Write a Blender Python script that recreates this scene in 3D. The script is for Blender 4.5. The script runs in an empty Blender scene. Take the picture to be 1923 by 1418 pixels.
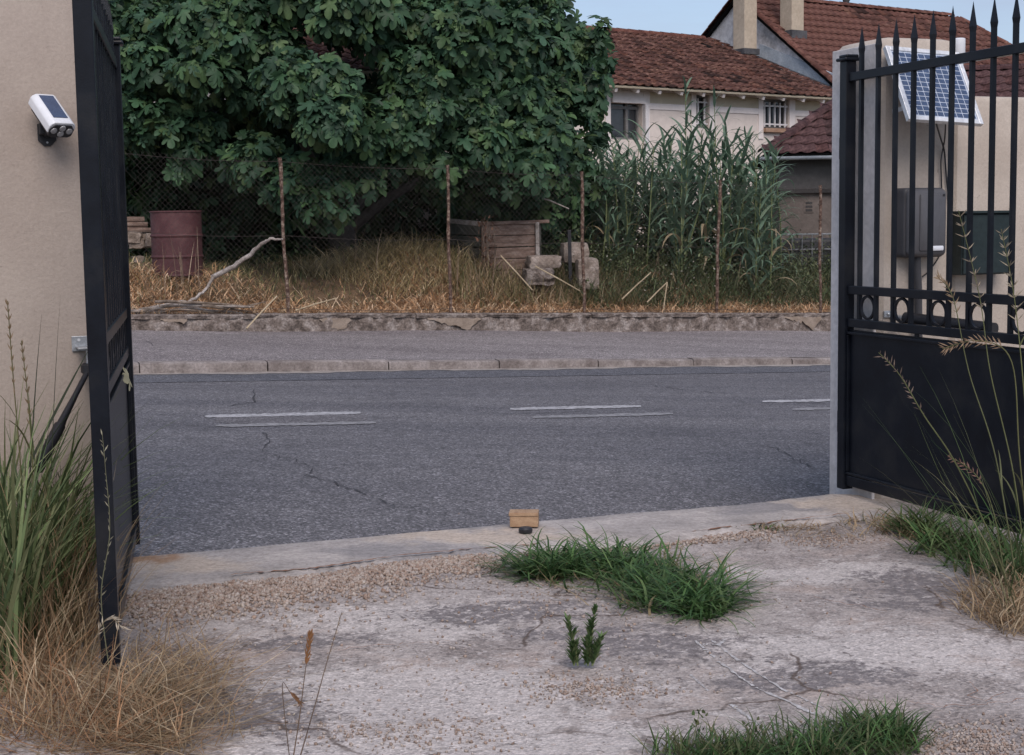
import bpy, bmesh, math, random
import numpy as np
from mathutils import Vector, Matrix
random.seed(7)
RNG = np.random.default_rng(11)
PI = math.pi
S = bpy.context.scene
COL = S.collection

# ------------------------------------------------------------------ camera
IW, IH, F = 1923.0, 1418.0, 2800.0
CAMH = 1.32
HOR, ROLL = 420.0, 0.015
PITCH = math.atan((IH / 2 - HOR) / F)
_U0 = Vector((0, math.sin(PITCH), math.cos(PITCH)))
FW = Vector((0, math.cos(PITCH), -math.sin(PITCH)))
RT = Vector((1, 0, 0)) * math.cos(ROLL) - _U0 * math.sin(ROLL)
UPV = Vector((1, 0, 0)) * math.sin(ROLL) + _U0 * math.cos(ROLL)
EYE = Vector((0, 0, CAMH))
cd = bpy.data.cameras.new('camera'); cam = bpy.data.objects.new('camera', cd); COL.objects.link(cam)
cd.sensor_width = 36; cd.lens = F / IW * 36; cd.clip_start = 0.05; cd.clip_end = 2000
m = Matrix.Identity(4)
for i in range(3):
    m[i][0], m[i][1], m[i][2], m[i][3] = RT[i], UPV[i], -FW[i], EYE[i]
cam.matrix_world = m
S.camera = cam

# ------------------------------------------------------------------ world, sun, exposure
SUN_AZ, SUN_EL = 170.0, 46.0           # degrees clockwise from +Y, elevation
w = bpy.data.worlds.new('World'); S.world = w; w.use_nodes = True
nt = w.node_tree; nt.nodes.clear()
out = nt.nodes.new('ShaderNodeOutputWorld'); bg = nt.nodes.new('ShaderNodeBackground')
sky = nt.nodes.new('ShaderNodeTexSky'); sky.sky_type = 'NISHITA'; sky.sun_disc = False
sky.sun_elevation = math.radians(SUN_EL); sky.sun_rotation = math.radians(SUN_AZ)
sky.air_density = 1.0; sky.dust_density = 1.8; sky.ozone_density = 3.0
bg.inputs['Strength'].default_value = 0.10
tcw = nt.nodes.new('ShaderNodeTexCoord'); mpw = nt.nodes.new('ShaderNodeMapping'); mpw.inputs['Scale'].default_value = (1.2, 1.2, 7)
nzw = nt.nodes.new('ShaderNodeTexNoise'); nzw.inputs['Scale'].default_value = 2.4; nzw.inputs['Detail'].default_value = 7; nzw.inputs['Roughness'].default_value = .62
rmw = nt.nodes.new('ShaderNodeMapRange'); rmw.inputs[1].default_value = .3; rmw.inputs[2].default_value = .7; rmw.inputs[3].default_value = .52; rmw.inputs[4].default_value = .82
mxw = nt.nodes.new('ShaderNodeMix'); mxw.data_type = 'RGBA'; mxw.inputs[7].default_value = (2.35, 2.70, 3.55, 1)
nt.links.new(tcw.outputs['Generated'], mpw.inputs[0]); nt.links.new(mpw.outputs[0], nzw.inputs['Vector']); nt.links.new(nzw.outputs[0], rmw.inputs[0])
nt.links.new(rmw.outputs[0], mxw.inputs[0]); nt.links.new(sky.outputs[0], mxw.inputs[6]); nt.links.new(mxw.outputs[2], bg.inputs[0]); nt.links.new(bg.outputs[0], out.inputs[0])
sd = bpy.data.lights.new('sun', 'SUN'); so = bpy.data.objects.new('sun', sd); COL.objects.link(so)
sd.energy = 1.35; sd.angle = math.radians(40); sd.color = (1.0, 0.89, 0.83)
_a, _e = math.radians(SUN_AZ), math.radians(SUN_EL)
sdir = Vector((math.sin(_a) * math.cos(_e), math.cos(_a) * math.cos(_e), math.sin(_e)))
so.rotation_euler = (-sdir).to_track_quat('-Z', 'Y').to_euler()
S.view_settings.view_transform = 'Standard'; S.view_settings.look = 'None'
S.view_settings.exposure = 0.9; S.view_settings.gamma = 1.0
S.render.engine = 'CYCLES'
S.cycles.use_denoising = True
S.cycles.max_bounces = 6; S.cycles.diffuse_bounces = 3; S.cycles.transparent_max_bounces = 8

# ------------------------------------------------------------------ pixel helpers (photo coordinates)
def ray(px, py):
    return FW + RT * ((px - IW / 2) / F) - UPV * ((py - IH / 2) / F)
def at(px, py, Y):
    d = ray(px, py); return EYE + d * (Y / d.y)
def atz(px, py, z=0.0):
    d = ray(px, py); return EYE + d * ((z - CAMH) / d.z)
def onpl(px, py, P, n):
    d = ray(px, py); n = Vector(n); return EYE + d * ((Vector(P) - EYE).dot(n) / d.dot(n))

# road frame: s along the road, p across it
TH = math.radians(23.3)
RU = Vector((math.cos(TH), math.sin(TH), 0)); RV = Vector((-math.sin(TH), math.cos(TH), 0))
def z_road(s, p): return CAMH - 1.474 - .0395 * (s - 4.705) - .0115 * (p - 10.89) - .0012 * (p - 10.89) ** 2 - .012 * np.maximum(0, 8.4 - p) ** 2 + .03 * np.clip((p - 13.5) / 1.2, 0, 1.1) ** 2
def z_pave(s, p): return CAMH - 1.425 - .043 * (s - 7.88) + .0354 * (p - 18.24)
P_KERB, P_WALL = 14.775, 18.24
def wall_h(s): return .18 + .07 * np.clip((s - 2.9) / 9.95, -1, 2)
def z_gard(s, p):
    q = p - P_WALL - .25
    r = np.clip(q / 1.7, 0, 1); r = r * r * (3 - 2 * r)
    n = .06 * np.sin(s * 1.7 + q) + .05 * np.sin(s * .9 - q * 1.3 + 1) + .03 * np.sin(s * 3.9 + q * 2.7)
    n = n + .30 * np.exp(-((s - 7.05) / .85) ** 2 - ((q - 1.75) / .75) ** 2)
    return z_pave(s, P_WALL) + wall_h(s) - .03 + .48 * r + .012 * np.clip(q, 0, 40) + n * np.clip(q / .8, 0, 1)
def rp(s, p, z): return RU * s + RV * p + Vector((0, 0, z))
def sp(v): return v.x * RU.x + v.y * RU.y, v.x * RV.x + v.y * RV.y
def onfun(px, py, fn):
    d = ray(px, py); lo, hi = 1.0, 80.0
    for _ in range(50):
        mid = (lo + hi) / 2; q = EYE + d * mid; s, p = sp(q)
        if q.z > fn(s, p): lo = mid
        else: hi = mid
    return EYE + d * lo
def road_at(px, py): return onfun(px, py, z_road)
def gard_at(px, py): return onfun(px, py, z_gard)
def gard_z(x, y):
    s = x * RU.x + y * RU.y; p = x * RV.x + y * RV.y; return z_gard(s, p)

# ------------------------------------------------------------------ materials
def N(nt, typ, **kw):
    n = nt.nodes.new(typ)
    for k, v in kw.items(): setattr(n, k, v)
    return n
def newmat(name):
    mt = bpy.data.materials.new(name); mt.use_nodes = True; t = mt.node_tree
    b = t.nodes['Principled BSDF']; return mt, t, b
def objco(t, scale=(1, 1, 1)):
    tc = N(t, 'ShaderNodeTexCoord'); mp = N(t, 'ShaderNodeMapping'); mp.inputs['Scale'].default_value = scale
    t.links.new(tc.outputs['Object'], mp.inputs[0]); return mp.outputs[0]
def noise(t, co, scale, detail=6, rough=.6, dist=0):
    n = N(t, 'ShaderNodeTexNoise'); n.inputs['Scale'].default_value = scale; n.inputs['Detail'].default_value = detail
    n.inputs['Roughness'].default_value = rough; n.inputs['Distortion'].default_value = dist
    t.links.new(co, n.inputs['Vector']); return n.outputs[0]
def ramp(t, fac, stops, interp='LINEAR'):
    r = N(t, 'ShaderNodeValToRGB'); r.color_ramp.interpolation = interp
    el = r.color_ramp.elements
    while len(el) < len(stops): el.new(.5)
    for e, (p, c) in zip(el, stops):
        e.position = p; e.color = (c, c, c, 1) if isinstance(c, (int, float)) else (*c, 1)
    t.links.new(fac, r.inputs[0]); return r.outputs[0]
def mix(t, fac, a, b, mode='MIX'):
    n = N(t, 'ShaderNodeMix', data_type='RGBA', blend_type=mode)
    for sock, v in ((n.inputs[0], fac), (n.inputs[6], a), (n.inputs[7], b)):
        if isinstance(v, (int, float)): sock.default_value = v
        elif isinstance(v, tuple): sock.default_value = (*v, 1)
        else: t.links.new(v, sock)
    return n.outputs[2]
def bump(t, b, h, strength, dist=.02):
    n = N(t, 'ShaderNodeBump'); n.inputs['Strength'].default_value = strength; n.inputs['Distance'].default_value = dist
    t.links.new(h, n.inputs['Height']); t.links.new(n.outputs[0], b.inputs['Normal'])
def pm(name, cols, scale=6, rough=.8, bmp=.3, bscale=60, metal=0, spec=.3, fine=.35, fscale=None, stretch=(1, 1, 1), tint=False, dist=.01):
    mt, t, b = newmat(name); co = objco(t, stretch)
    n1 = noise(t, co, scale, 7)
    k = len(cols); st = [(.34 + .32 * i / max(1, k - 1), c) for i, c in enumerate(cols)]
    c = ramp(t, n1, st) if k > 1 else ramp(t, n1, [(0, cols[0]), (1, cols[0])])
    n2 = noise(t, co, fscale or scale * 9, 4)
    c = mix(t, fine, c, ramp(t, n2, [(.3, .45), (.7, 1.45)]), 'MULTIPLY')
    if tint:
        at_ = N(t, 'ShaderNodeAttribute'); at_.attribute_name = 'tint'
        c = mix(t, 1.0, c, at_.outputs['Color'], 'MULTIPLY')
    t.links.new(c, b.inputs['Base Color'])
    b.inputs['Roughness'].default_value = rough; b.inputs['Metallic'].default_value = metal
    b.inputs['Specular IOR Level'].default_value = spec
    if bmp: bump(t, b, noise(t, co, bscale, 5), bmp, dist)
    return mt
def leafmat(name, rough=.45, transl=.25, spec=.35, vscale=9):
    mt, t, b = newmat(name); co = objco(t)
    a = N(t, 'ShaderNodeAttribute'); a.attribute_name = 'tint'
    c = mix(t, .5, a.outputs['Color'], ramp(t, noise(t, co, vscale, 4), [(.3, .6), (.7, 1.3)]), 'MULTIPLY')
    t.links.new(c, b.inputs['Base Color']); b.inputs['Roughness'].default_value = rough
    b.inputs['Specular IOR Level'].default_value = spec
    tr = N(t, 'ShaderNodeBsdfTranslucent'); t.links.new(c, tr.inputs[0])
    ms = N(t, 'ShaderNodeMixShader'); ms.inputs[0].default_value = transl
    t.links.new(b.outputs[0], ms.inputs[1]); t.links.new(tr.outputs[0], ms.inputs[2])
    t.links.new(ms.outputs[0], t.nodes['Material Output'].inputs[0]); return mt

M = {}
# asphalt
def mk_asphalt(name, dark, light, speck, tone=1.0, scale=1.0):
    mt, t, b = newmat(name); co = objco(t)
    v = N(t, 'ShaderNodeTexVoronoi'); v.inputs['Scale'].default_value = 95 * scale; t.links.new(co, v.inputs['Vector'])
    rot = N(t, 'ShaderNodeMapping'); rot.inputs['Rotation'].default_value = (0, 0, -TH); rot.inputs['Scale'].default_value = (.12, .75, 1)
    tc = N(t, 'ShaderNodeTexCoord'); t.links.new(tc.outputs['Object'], rot.inputs[0])
    wear = noise(t, rot.outputs[0], 1.6, 5)
    base = mix(t, ramp(t, wear, [(.32, 0.0), (.68, 1.0)]), dark, light)
    base = mix(t, ramp(t, noise(t, co, .55, 6, .6), [(.56, 0.0), (.72, .5)]), base, tuple(x * .72 for x in dark))
    sep = N(t, 'ShaderNodeSeparateColor'); t.links.new(v.outputs['Color'], sep.inputs[0])
    grain = ramp(t, sep.outputs[0], [(0, .35), (.5, .85), (.82, 1.3), (1, 2.6)])
    c = mix(t, .85, base, grain, 'MULTIPLY')
    c = mix(t, ramp(t, noise(t, co, 230, 3), [(.6, 0.0), (.75, .55)]), c, speck)
    c = mix(t, .6, c, ramp(t, noise(t, co, 9, 6), [(.3, .72), (.7, 1.25)]), 'MULTIPLY')
    t.links.new(c, b.inputs['Base Color']); b.inputs['Roughness'].default_value = .78
    b.inputs['Specular IOR Level'].default_value = .4
    bump(t, b, v.outputs['Distance'], .75, .012); return mt
M['road'] = mk_asphalt('road_asphalt', (.112, .108, .118), (.165, .158, .165), (.36, .34, .34))
M['gutter'] = mk_asphalt('gutter_asphalt', (.095, .096, .110), (.125, .124, .136), (.24, .23, .23))
M['pave'] = mk_asphalt('pavement_asphalt', (.19, .165, .165), (.28, .25, .245), (.40, .35, .34))
M['crack'] = pm('crack_tar', [(.035, .034, .037), (.065, .063, .067)], 30, .95, 0)
M['dust'] = pm('kerb_dust', [(.20, .18, .165), (.36, .32, .29)], 9, .95, .3)
def mk_paint(name, col, lo=.38):
    mt, t, b = newmat(name); co = objco(t)
    c = mix(t, ramp(t, noise(t, co, 22, 8, .75), [(lo + .02, 0.0), (lo + .20, 1.0)]), (.17, .165, .17), col)
    t.links.new(c, b.inputs['Base Color']); b.inputs['Roughness'].default_value = .7; bump(t, b, noise(t, co, 120, 4), .4); return mt
M['paint'] = mk_paint('road_paint', (.47, .46, .47), .36); M['paint_old'] = mk_paint('road_paint_worn', (.34, .33, .335), .42)
M['patch'] = mk_asphalt('asphalt_patch', (.12, .113, .12), (.16, .15, .155), (.25, .24, .24))
M['kerb'] = pm('kerb_stone', [(.15, .125, .115), (.225, .195, .18), (.30, .265, .25)], 5, .9, .5, 90, fine=.55)
M['lowwall'] = pm('low_wall_rubble', [(.09, .072, .062), (.19, .155, .135), (.33, .29, .265)], 9, .95, 1.0, 26, fine=.8, fscale=45, dist=.03)
M['render_chip'] = pm('low_wall_render', [(.20, .155, .12), (.30, .245, .20)], 7, .95, .4, 60)
# concrete
def spots(t, pts, soft=.35):
    # irregular stains: (px, py, rx_m, ry_m) on the ground, returns a 0..1 mask
    g = N(t, 'ShaderNodeNewGeometry'); nz = N(t, 'ShaderNodeTexNoise'); nz.inputs['Scale'].default_value = 3.2; nz.inputs['Detail'].default_value = 8; nz.inputs['Roughness'].default_value = .7
    t.links.new(g.outputs['Position'], nz.inputs['Vector'])
    off = N(t, 'ShaderNodeVectorMath', operation='MULTIPLY_ADD'); t.links.new(nz.outputs['Color'], off.inputs[0]); off.inputs[1].default_value = (.7, .7, 0); 
    t.links.new(g.outputs['Position'], off.inputs[2]); acc = None
    for (px, py, rx, ry) in pts:
        c = atz(px, py, 0); s1 = N(t, 'ShaderNodeVectorMath', operation='SUBTRACT'); t.links.new(off.outputs[0], s1.inputs[0]); s1.inputs[1].default_value = (c.x + .35, c.y + .35, 0)
        s2 = N(t, 'ShaderNodeVectorMath', operation='MULTIPLY'); t.links.new(s1.outputs[0], s2.inputs[0]); s2.inputs[1].default_value = (1 / rx, 1 / ry, 0)
        l = N(t, 'ShaderNodeVectorMath', operation='LENGTH'); t.links.new(s2.outputs[0], l.inputs[0])
        m_ = N(t, 'ShaderNodeMapRange'); t.links.new(l.outputs['Value'], m_.inputs[0]); m_.inputs[1].default_value = 1 + soft; m_.inputs[2].default_value = 1 - soft
        if acc is None: acc = m_.outputs[0]
        else:
            mx = N(t, 'ShaderNodeMath', operation='MAXIMUM'); t.links.new(acc, mx.inputs[0]); t.links.new(m_.outputs[0], mx.inputs[1]); acc = mx.outputs[0]
    return acc
def crumb(t, mask, co, scale=18, k=1.5, w_=.10, mid=.5):
    # break a soft mask into crumbly, sharp-edged flakes
    n_ = noise(t, co, scale, 8, .72)
    s1 = N(t, 'ShaderNodeMath', operation='MULTIPLY_ADD'); t.links.new(n_, s1.inputs[0]); s1.inputs[1].default_value = k; s1.inputs[2].default_value = -.5 * k
    s2 = N(t, 'ShaderNodeMath', operation='ADD'); t.links.new(s1.outputs[0], s2.inputs[0]); t.links.new(mask, s2.inputs[1])
    m_ = N(t, 'ShaderNodeMapRange'); t.links.new(s2.outputs[0], m_.inputs[0]); m_.inputs[1].default_value = mid - w_; m_.inputs[2].default_value = mid + w_
    return m_.outputs[0]
def mk_sill():
    mt, t, b = newmat('threshold_concrete'); co = objco(t)
    c = ramp(t, noise(t, co, 2.6, 8, .65), [(.34, (.29, .265, .25)), (.5, (.38, .345, .325)), (.66, (.48, .435, .405))])
    c = mix(t, spots(t, [(905, 1004, .42, .13), (985, 1006, .25, .10), (1590, 945, .3, .2), (320, 1058, .28, .14)]), c, (.47, .395, .33))
    c = mix(t, spots(t, [(1440, 955, .30, .10), (760, 1035, .4, .12), (860, 1030, .25, .10)]), c, (.28, .26, .255))
    c = mix(t, spots(t, [(272, 1050, .12, .10)]), c, (.36, .23, .15))
    c = mix(t, .6, c, ramp(t, noise(t, co, 55, 6, .7), [(.3, .55), (.7, 1.4)]), 'MULTIPLY')
    st = objco(t, (.6, 1.6, 1)); c = mix(t, .45, c, ramp(t, noise(t, st, 24, 7, .75, .6), [(.32, .45), (.5, 1.0), (.7, 1.35)]), 'MULTIPLY')
    t.links.new(c, b.inputs['Base Color']); b.inputs['Roughness'].default_value = .92; b.inputs['Specular IOR Level'].default_value = .25
    bump(t, b, noise(t, co, 70, 6, .7), .6, .01); return mt
def mk_drive():
    mt, t, b = newmat('driveway_concrete'); co = objco(t)
    med = noise(t, co, 4.2, 8, .7)
    fin = noise(t, co, 46, 6, .7)
    grit = noise(t, co, 130, 4, .6)
    v = N(t, 'ShaderNodeTexVoronoi'); v.inputs['Scale'].default_value = 105; t.links.new(co, v.inputs['Vector'])
    sep = N(t, 'ShaderNodeSeparateColor'); t.links.new(v.outputs['Color'], sep.inputs[0])
    vb = N(t, 'ShaderNodeTexVoronoi'); vb.inputs['Scale'].default_value = 52; t.links.new(co, vb.inputs['Vector'])
    sepb = N(t, 'ShaderNodeSeparateColor'); t.links.new(vb.outputs['Color'], sepb.inputs[0])
    c = mix(t, ramp(t, med, [(.36, 0.0), (.62, 1.0)]), (.27, .232, .214), (.43, .385, .36))
    c = mix(t, ramp(t, noise(t, co, 2.1, 6), [(.52, 0.0), (.66, .65)]), c, (.37, .285, .24))
    pale = spots(t, [(740, 1150, .45, .25), (780, 1290, .6, .3), (700, 1390, .8, .2), (1640, 1210, .5, .25), (1560, 1062, .45, .16), (1000, 1370, .5, .2)], .7)
    fl = objco(t, (1, 1, 1))
    c = mix(t, crumb(t, pale, fl, 14, 2.8, .22), c, (.50, .452, .425))
    dark = spots(t, [(1230, 1205, .34, .14), (1100, 1180, .3, .10), (1500, 1262, .40, .12), (1740, 1085, .26, .2), (1660, 1115, .2, .12), (930, 1140, .4, .16), (430, 1330, .3, .25), (560, 1190, .3, .1)], .55)
    c = mix(t, crumb(t, dark, fl, 30, 3.6, .22, .72), c, (.20, .178, .175))
    c = mix(t, ramp(t, noise(t, fl, 30, 8, .75), [(.585, 0.0), (.615, .8)]), c, (.17, .145, .135))
    c = mix(t, ramp(t, noise(t, fl, 24, 8, .75, .4), [(.60, 0.0), (.63, .75)]), c, (.56, .51, .485))
    ve = N(t, 'ShaderNodeTexVoronoi', feature='DISTANCE_TO_EDGE'); ve.inputs['Scale'].default_value = 1.5
    dm = N(t, 'ShaderNodeMix', data_type='RGBA'); dm.inputs[0].default_value = .16; t.links.new(co, dm.inputs[6]); nzc = N(t, 'ShaderNodeTexNoise'); nzc.inputs['Scale'].default_value = 4.5; nzc.inputs['Detail'].default_value = 6; t.links.new(co, nzc.inputs['Vector']); t.links.new(nzc.outputs['Color'], dm.inputs[7])
    t.links.new(dm.outputs[2], ve.inputs['Vector'])
    ck = mix(t, 1.0, ramp(t, ve.outputs['Distance'], [(.004, 1.0), (.011, 0.0)]), ramp(t, noise(t, co, 1.3, 4), [(.47, 0.0), (.55, .85)]), 'MULTIPLY')
    c = mix(t, ck, c, (.11, .08, .065))
    # aggregate: pale and rusty grains of many sizes
    c = mix(t, ramp(t, med, [(.35, .75), (.6, .3)]), c, mix(t, 1.0, c, ramp(t, sep.outputs[0], [(0, .5), (.5, .97), (.85, 1.15), (1, 1.5)]), 'MULTIPLY'))
    peb = mix(t, 1.0, ramp(t, vb.outputs['Distance'], [(.30, 1.0), (.42, 0.0)]), ramp(t, sepb.outputs[0], [(.74, 0.0), (.78, 1.0)]), 'MULTIPLY')
    peb = mix(t, 1.0, peb, ramp(t, noise(t, co, 1.7, 5), [(.44, 0.0), (.6, 1.0)]), 'MULTIPLY')
    c = mix(t, mix(t, 1.0, peb, (.75, .75, .75), 'MULTIPLY'), c, mix(t, sepb.outputs[1], (.34, .26, .22), (.60, .56, .54)))
    c = mix(t, ramp(t, fin, [(.61, 0.0), (.70, .8)]), c, (.10, .08, .072))
    c = mix(t, .7, c, ramp(t, grit, [(.3, .66), (.7, 1.28)]), 'MULTIPLY')
    c = mix(t, .5, c, ramp(t, noise(t, co, 17, 8, .75, .5), [(.34, .62), (.5, 1.0), (.68, 1.25)]), 'MULTIPLY')
    t.links.new(c, b.inputs['Base Color']); b.inputs['Roughness'].default_value = .92
    b.inputs['Specular IOR Level'].default_value = .25
    hh = mix(t, .5, mix(t, .5, v.outputs['Distance'], vb.outputs['Distance']), fin); bump(t, b, hh, .85, .012); return mt
M['drive'] = mk_drive()
M['sill'] = mk_sill()
M['sill_warm'] = pm('sand_mortar', [(.42, .34, .26), (.52, .44, .36)], 4, .95, .5, 130, fine=.4)
M['rustsoil'] = pm('rusty_soil', [(.20, .10, .06), (.30, .17, .11)], 14, .95, .6, 90)
M['darkpatch'] = pm('bitumen_patch', [(.12, .115, .125), (.21, .20, .205)], 9, .85, .6, 90, fine=.6)
M['gravel'] = pm('gravel_stone', [(.26, .20, .165), (.36, .30, .26), (.46, .41, .37)], 40, .9, .3, 200, tint=True)
M['whitestreak'] = pm('lime_streak', [(.30, .275, .265), (.44, .42, .41), (.58, .56, .56)], 60, .95, .3, 200, fine=.6)
# soil / walls
M['soil'] = pm('garden_soil', [(.09, .060, .038), (.16, .105, .062), (.25, .165, .10)], 4, .98, .8, 40, dist=.03)
M['ground'] = pm('far_ground', [(.06, .07, .03), (.12, .10, .06)], .3, .98, .3, 4)
def mk_render(name, lo, hi, stain, sc=1.0):
    mt, t, b = newmat(name); co = objco(t)
    c = mix(t, ramp(t, noise(t, co, 1.4 * sc, 8, .62), [(.35, 0.0), (.66, 1.0)]), lo, hi)
    dr = objco(t, (7, 7, .55)); c = mix(t, ramp(t, noise(t, dr, 1.0, 7, .65), [(.55, 0.0), (.74, .45)]), c, stain)
    c = mix(t, ramp(t, noise(t, co, 6.5, 9, .72, .8), [(.60, 0.0), (.67, .35)]), c, stain)
    c = mix(t, ramp(t, noise(t, co, 15, 9, .7, 1.5), [(.655, 0.0), (.69, .55)]), c, tuple(x * .45 for x in stain))
    c = mix(t, .35, c, ramp(t, noise(t, co, 90, 5, .65), [(.3, .75), (.7, 1.2)]), 'MULTIPLY')
    t.links.new(c, b.inputs['Base Color']); b.inputs['Roughness'].default_value = .93; b.inputs['Specular IOR Level'].default_value = .2
    bump(t, b, noise(t, co, 55, 8, .7), .45, .008); return mt
M['wall'] = mk_render('rendered_wall', (.34, .285, .245), (.42, .36, .31), (.27, .225, .195))
M['wall_r'] = mk_render('pillar_render', (.40, .345, .295), (.50, .44, .38), (.31, .265, .225), 1.6)
M['reveal_lit'] = pm('pillar_reveal_brightened', [(.56, .53, .51), (.68, .64, .62)], 3.5, .9, .35, 70, fine=.25)  # pillar's opening side coloured paler, standing in for light the sun doesn't give it
M['black'] = pm('gate_black_paint', [(.0045, .0055, .009), (.007, .009, .014), (.016, .017, .020)], 5, .32, .06, 180, spec=.2, fine=.2)
M['rust'] = pm('rusted_steel', [(.055, .033, .026), (.125, .075, .056), (.30, .24, .19)], 22, .9, .7, 90, fine=.6, fscale=60)
M['drum'] = pm('drum_paint', [(.070, .027, .030), (.088, .036, .039), (.115, .054, .054)], 5, .62, .25, 70, fine=.35)
M['wire'] = pm('fence_wire', [(.05, .04, .035), (.09, .075, .07)], 20, .6, 0, metal=.3)
M['bark'] = pm('fig_bark', [(.07, .062, .055), (.14, .125, .11)], 9, .9, .5, 50)
M['deadwood'] = pm('dead_wood', [(.17, .14, .115), (.33, .29, .26), (.46, .42, .39)], 7, .9, .6, 60, fine=.5)
M['brush'] = pm('brush_wood', [(.08, .06, .045), (.20, .155, .12), (.32, .26, .21)], 8, .95, .5, 60)
M['plank'] = pm('weathered_plank', [(.15, .10, .08), (.24, .165, .13), (.31, .235, .195)], 6, .92, .6, 60, stretch=(1, 1, 4), fine=.5)
M['plank_dark'] = pm('dark_plank', [(.05, .05, .04), (.10, .10, .085)], 6, .95, .6, 60)  # darker tone for the bin's side and back planks
M['stone'] = pm('lime_stone', [(.16, .125, .10), (.27, .22, .185), (.38, .325, .285)], 7, .95, .8, 30, fine=.5, dist=.02)
M['fig'] = leafmat('fig_leaf', .5, .2, .22)
M['reed'] = leafmat('reed_leaf', .5, .28, .3)
M['grass'] = leafmat('grass_blade', .6, .3, .25)
M['straw'] = leafmat('straw_blade', .75, .25, .15, 14)
M['cane'] = pm('cane_stem', [(.10, .14, .055), (.20, .22, .10)], 5, .6, .1)
M['drycane'] = pm('dry_cane', [(.36, .28, .18), (.50, .41, .28)], 8, .8, .1)
# houses
M['housepanel'] = pm('house_cream_panel', [(.50, .435, .325), (.56, .49, .375)], .8, .92, .15, 40, fine=.1)
M['housewall'] = pm('house_pale_wall', [(.66, .585, .53), (.74, .66, .60)], .8, .92, .15, 40, fine=.12)
M['trim'] = pm('house_trim_white', [(.73, .67, .64), (.80, .74, .71)], .9, .9, .1, 40, fine=.1)
M['gablewall'] = pm('gable_grey_render', [(.34, .32, .315), (.62, .59, .58), (.74, .72, .70)], 1.3, .95, .4, 20, fine=.5, fscale=8)
M['chimney'] = pm('chimney_render', [(.40, .33, .25), (.50, .425, .33)], 1.5, .92, .3, 30, fine=.25)
M['tile_a'] = pm('tile_mossy', [(.046, .023, .019), (.088, .038, .029), (.19, .105, .08)], 9, .95, .6, 50, fine=.85, fscale=22, tint=True)
M['tile_b'] = pm('tile_red', [(.075, .034, .027), (.112, .048, .037), (.17, .09, .07)], 5, .92, .4, 40, fine=.5, fscale=16, tint=True)
M['tile_c'] = pm('tile_brown', [(.045, .024, .026), (.075, .039, .039), (.12, .070, .068)], 6, .95, .5, 40, fine=.7, fscale=22, tint=True)
M['zinc'] = pm('zinc_flashing', [(.34, .39, .44), (.52, .56, .60)], 3, .55, .1)
M['lead'] = pm('lead_flashing', [(.05, .05, .055), (.10, .10, .105)], 4, .7, .2)
M['glass'] = pm('window_glass', [(.03, .035, .04), (.055, .06, .07)], .8, .08, 0, spec=.6)
M['winframe'] = pm('window_frame_grey', [(.16, .155, .15), (.22, .21, .205)], 4, .6, 0)
M['whitemetal'] = pm('white_metal', [(.62, .60, .60), (.72, .70, .70)], 6, .55, .05, 60)
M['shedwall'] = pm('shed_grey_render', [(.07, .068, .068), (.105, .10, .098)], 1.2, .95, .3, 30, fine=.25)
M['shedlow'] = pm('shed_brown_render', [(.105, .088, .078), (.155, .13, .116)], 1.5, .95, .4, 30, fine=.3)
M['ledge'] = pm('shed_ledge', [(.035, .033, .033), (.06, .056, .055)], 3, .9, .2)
M['brick'] = pm('sill_brick', [(.30, .18, .12), (.42, .28, .20)], 9, .9, .3)
# small devices
M['alu'] = pm('aluminium', [(.62, .63, .64), (.74, .75, .76)], 5, .35, .03, metal=.35, spec=.5)
M['cell'] = pm('solar_cell', [(.040, .064, .125), (.055, .085, .16)], 18, .22, 0, spec=.6)
M['backsheet'] = pm('solar_backsheet', [(.40, .46, .56), (.46, .52, .62)], 5, .4, 0)
M['greybox'] = pm('grey_plastic', [(.045, .045, .050), (.060, .060, .066)], 4, .5, .05, 200, fine=.1)
M['greycover'] = pm('grey_cover', [(.078, .078, .085), (.095, .095, .103)], 4, .45, .05, 200, fine=.1)
M['greencab'] = pm('green_cabinet', [(.014, .024, .026), (.022, .034, .036)], 4, .5, .1, 100)
M['whiteplastic'] = pm('white_plastic', [(.66, .68, .72), (.74, .76, .79)], 3, .4, 0, spec=.5, fine=.08)
M['blackplastic'] = pm('black_plastic', [(.012, .012, .015), (.022, .022, .026)], 6, .45, .05, 150, spec=.45)
M['led'] = pm('lamp_lens', [(.24, .24, .25), (.36, .36, .37)], 30, .2, 0, spec=.6)
M['cage'] = pm('dull_cage_steel', [(.10, .11, .12), (.20, .21, .22)], 20, .6, .05)
M['steel'] = pm('galvanised_steel', [(.34, .36, .38), (.50, .52, .54)], 20, .4, .05, metal=.7)
M['wood'] = pm('pine_block', [(.30, .185, .11), (.44, .30, .19)], 9, .8, .3, 80, stretch=(3, 1, 8))
M['tank'] = pm('dark_tank', [(.02, .021, .023), (.04, .041, .044)], 3, .6, .05)

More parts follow.
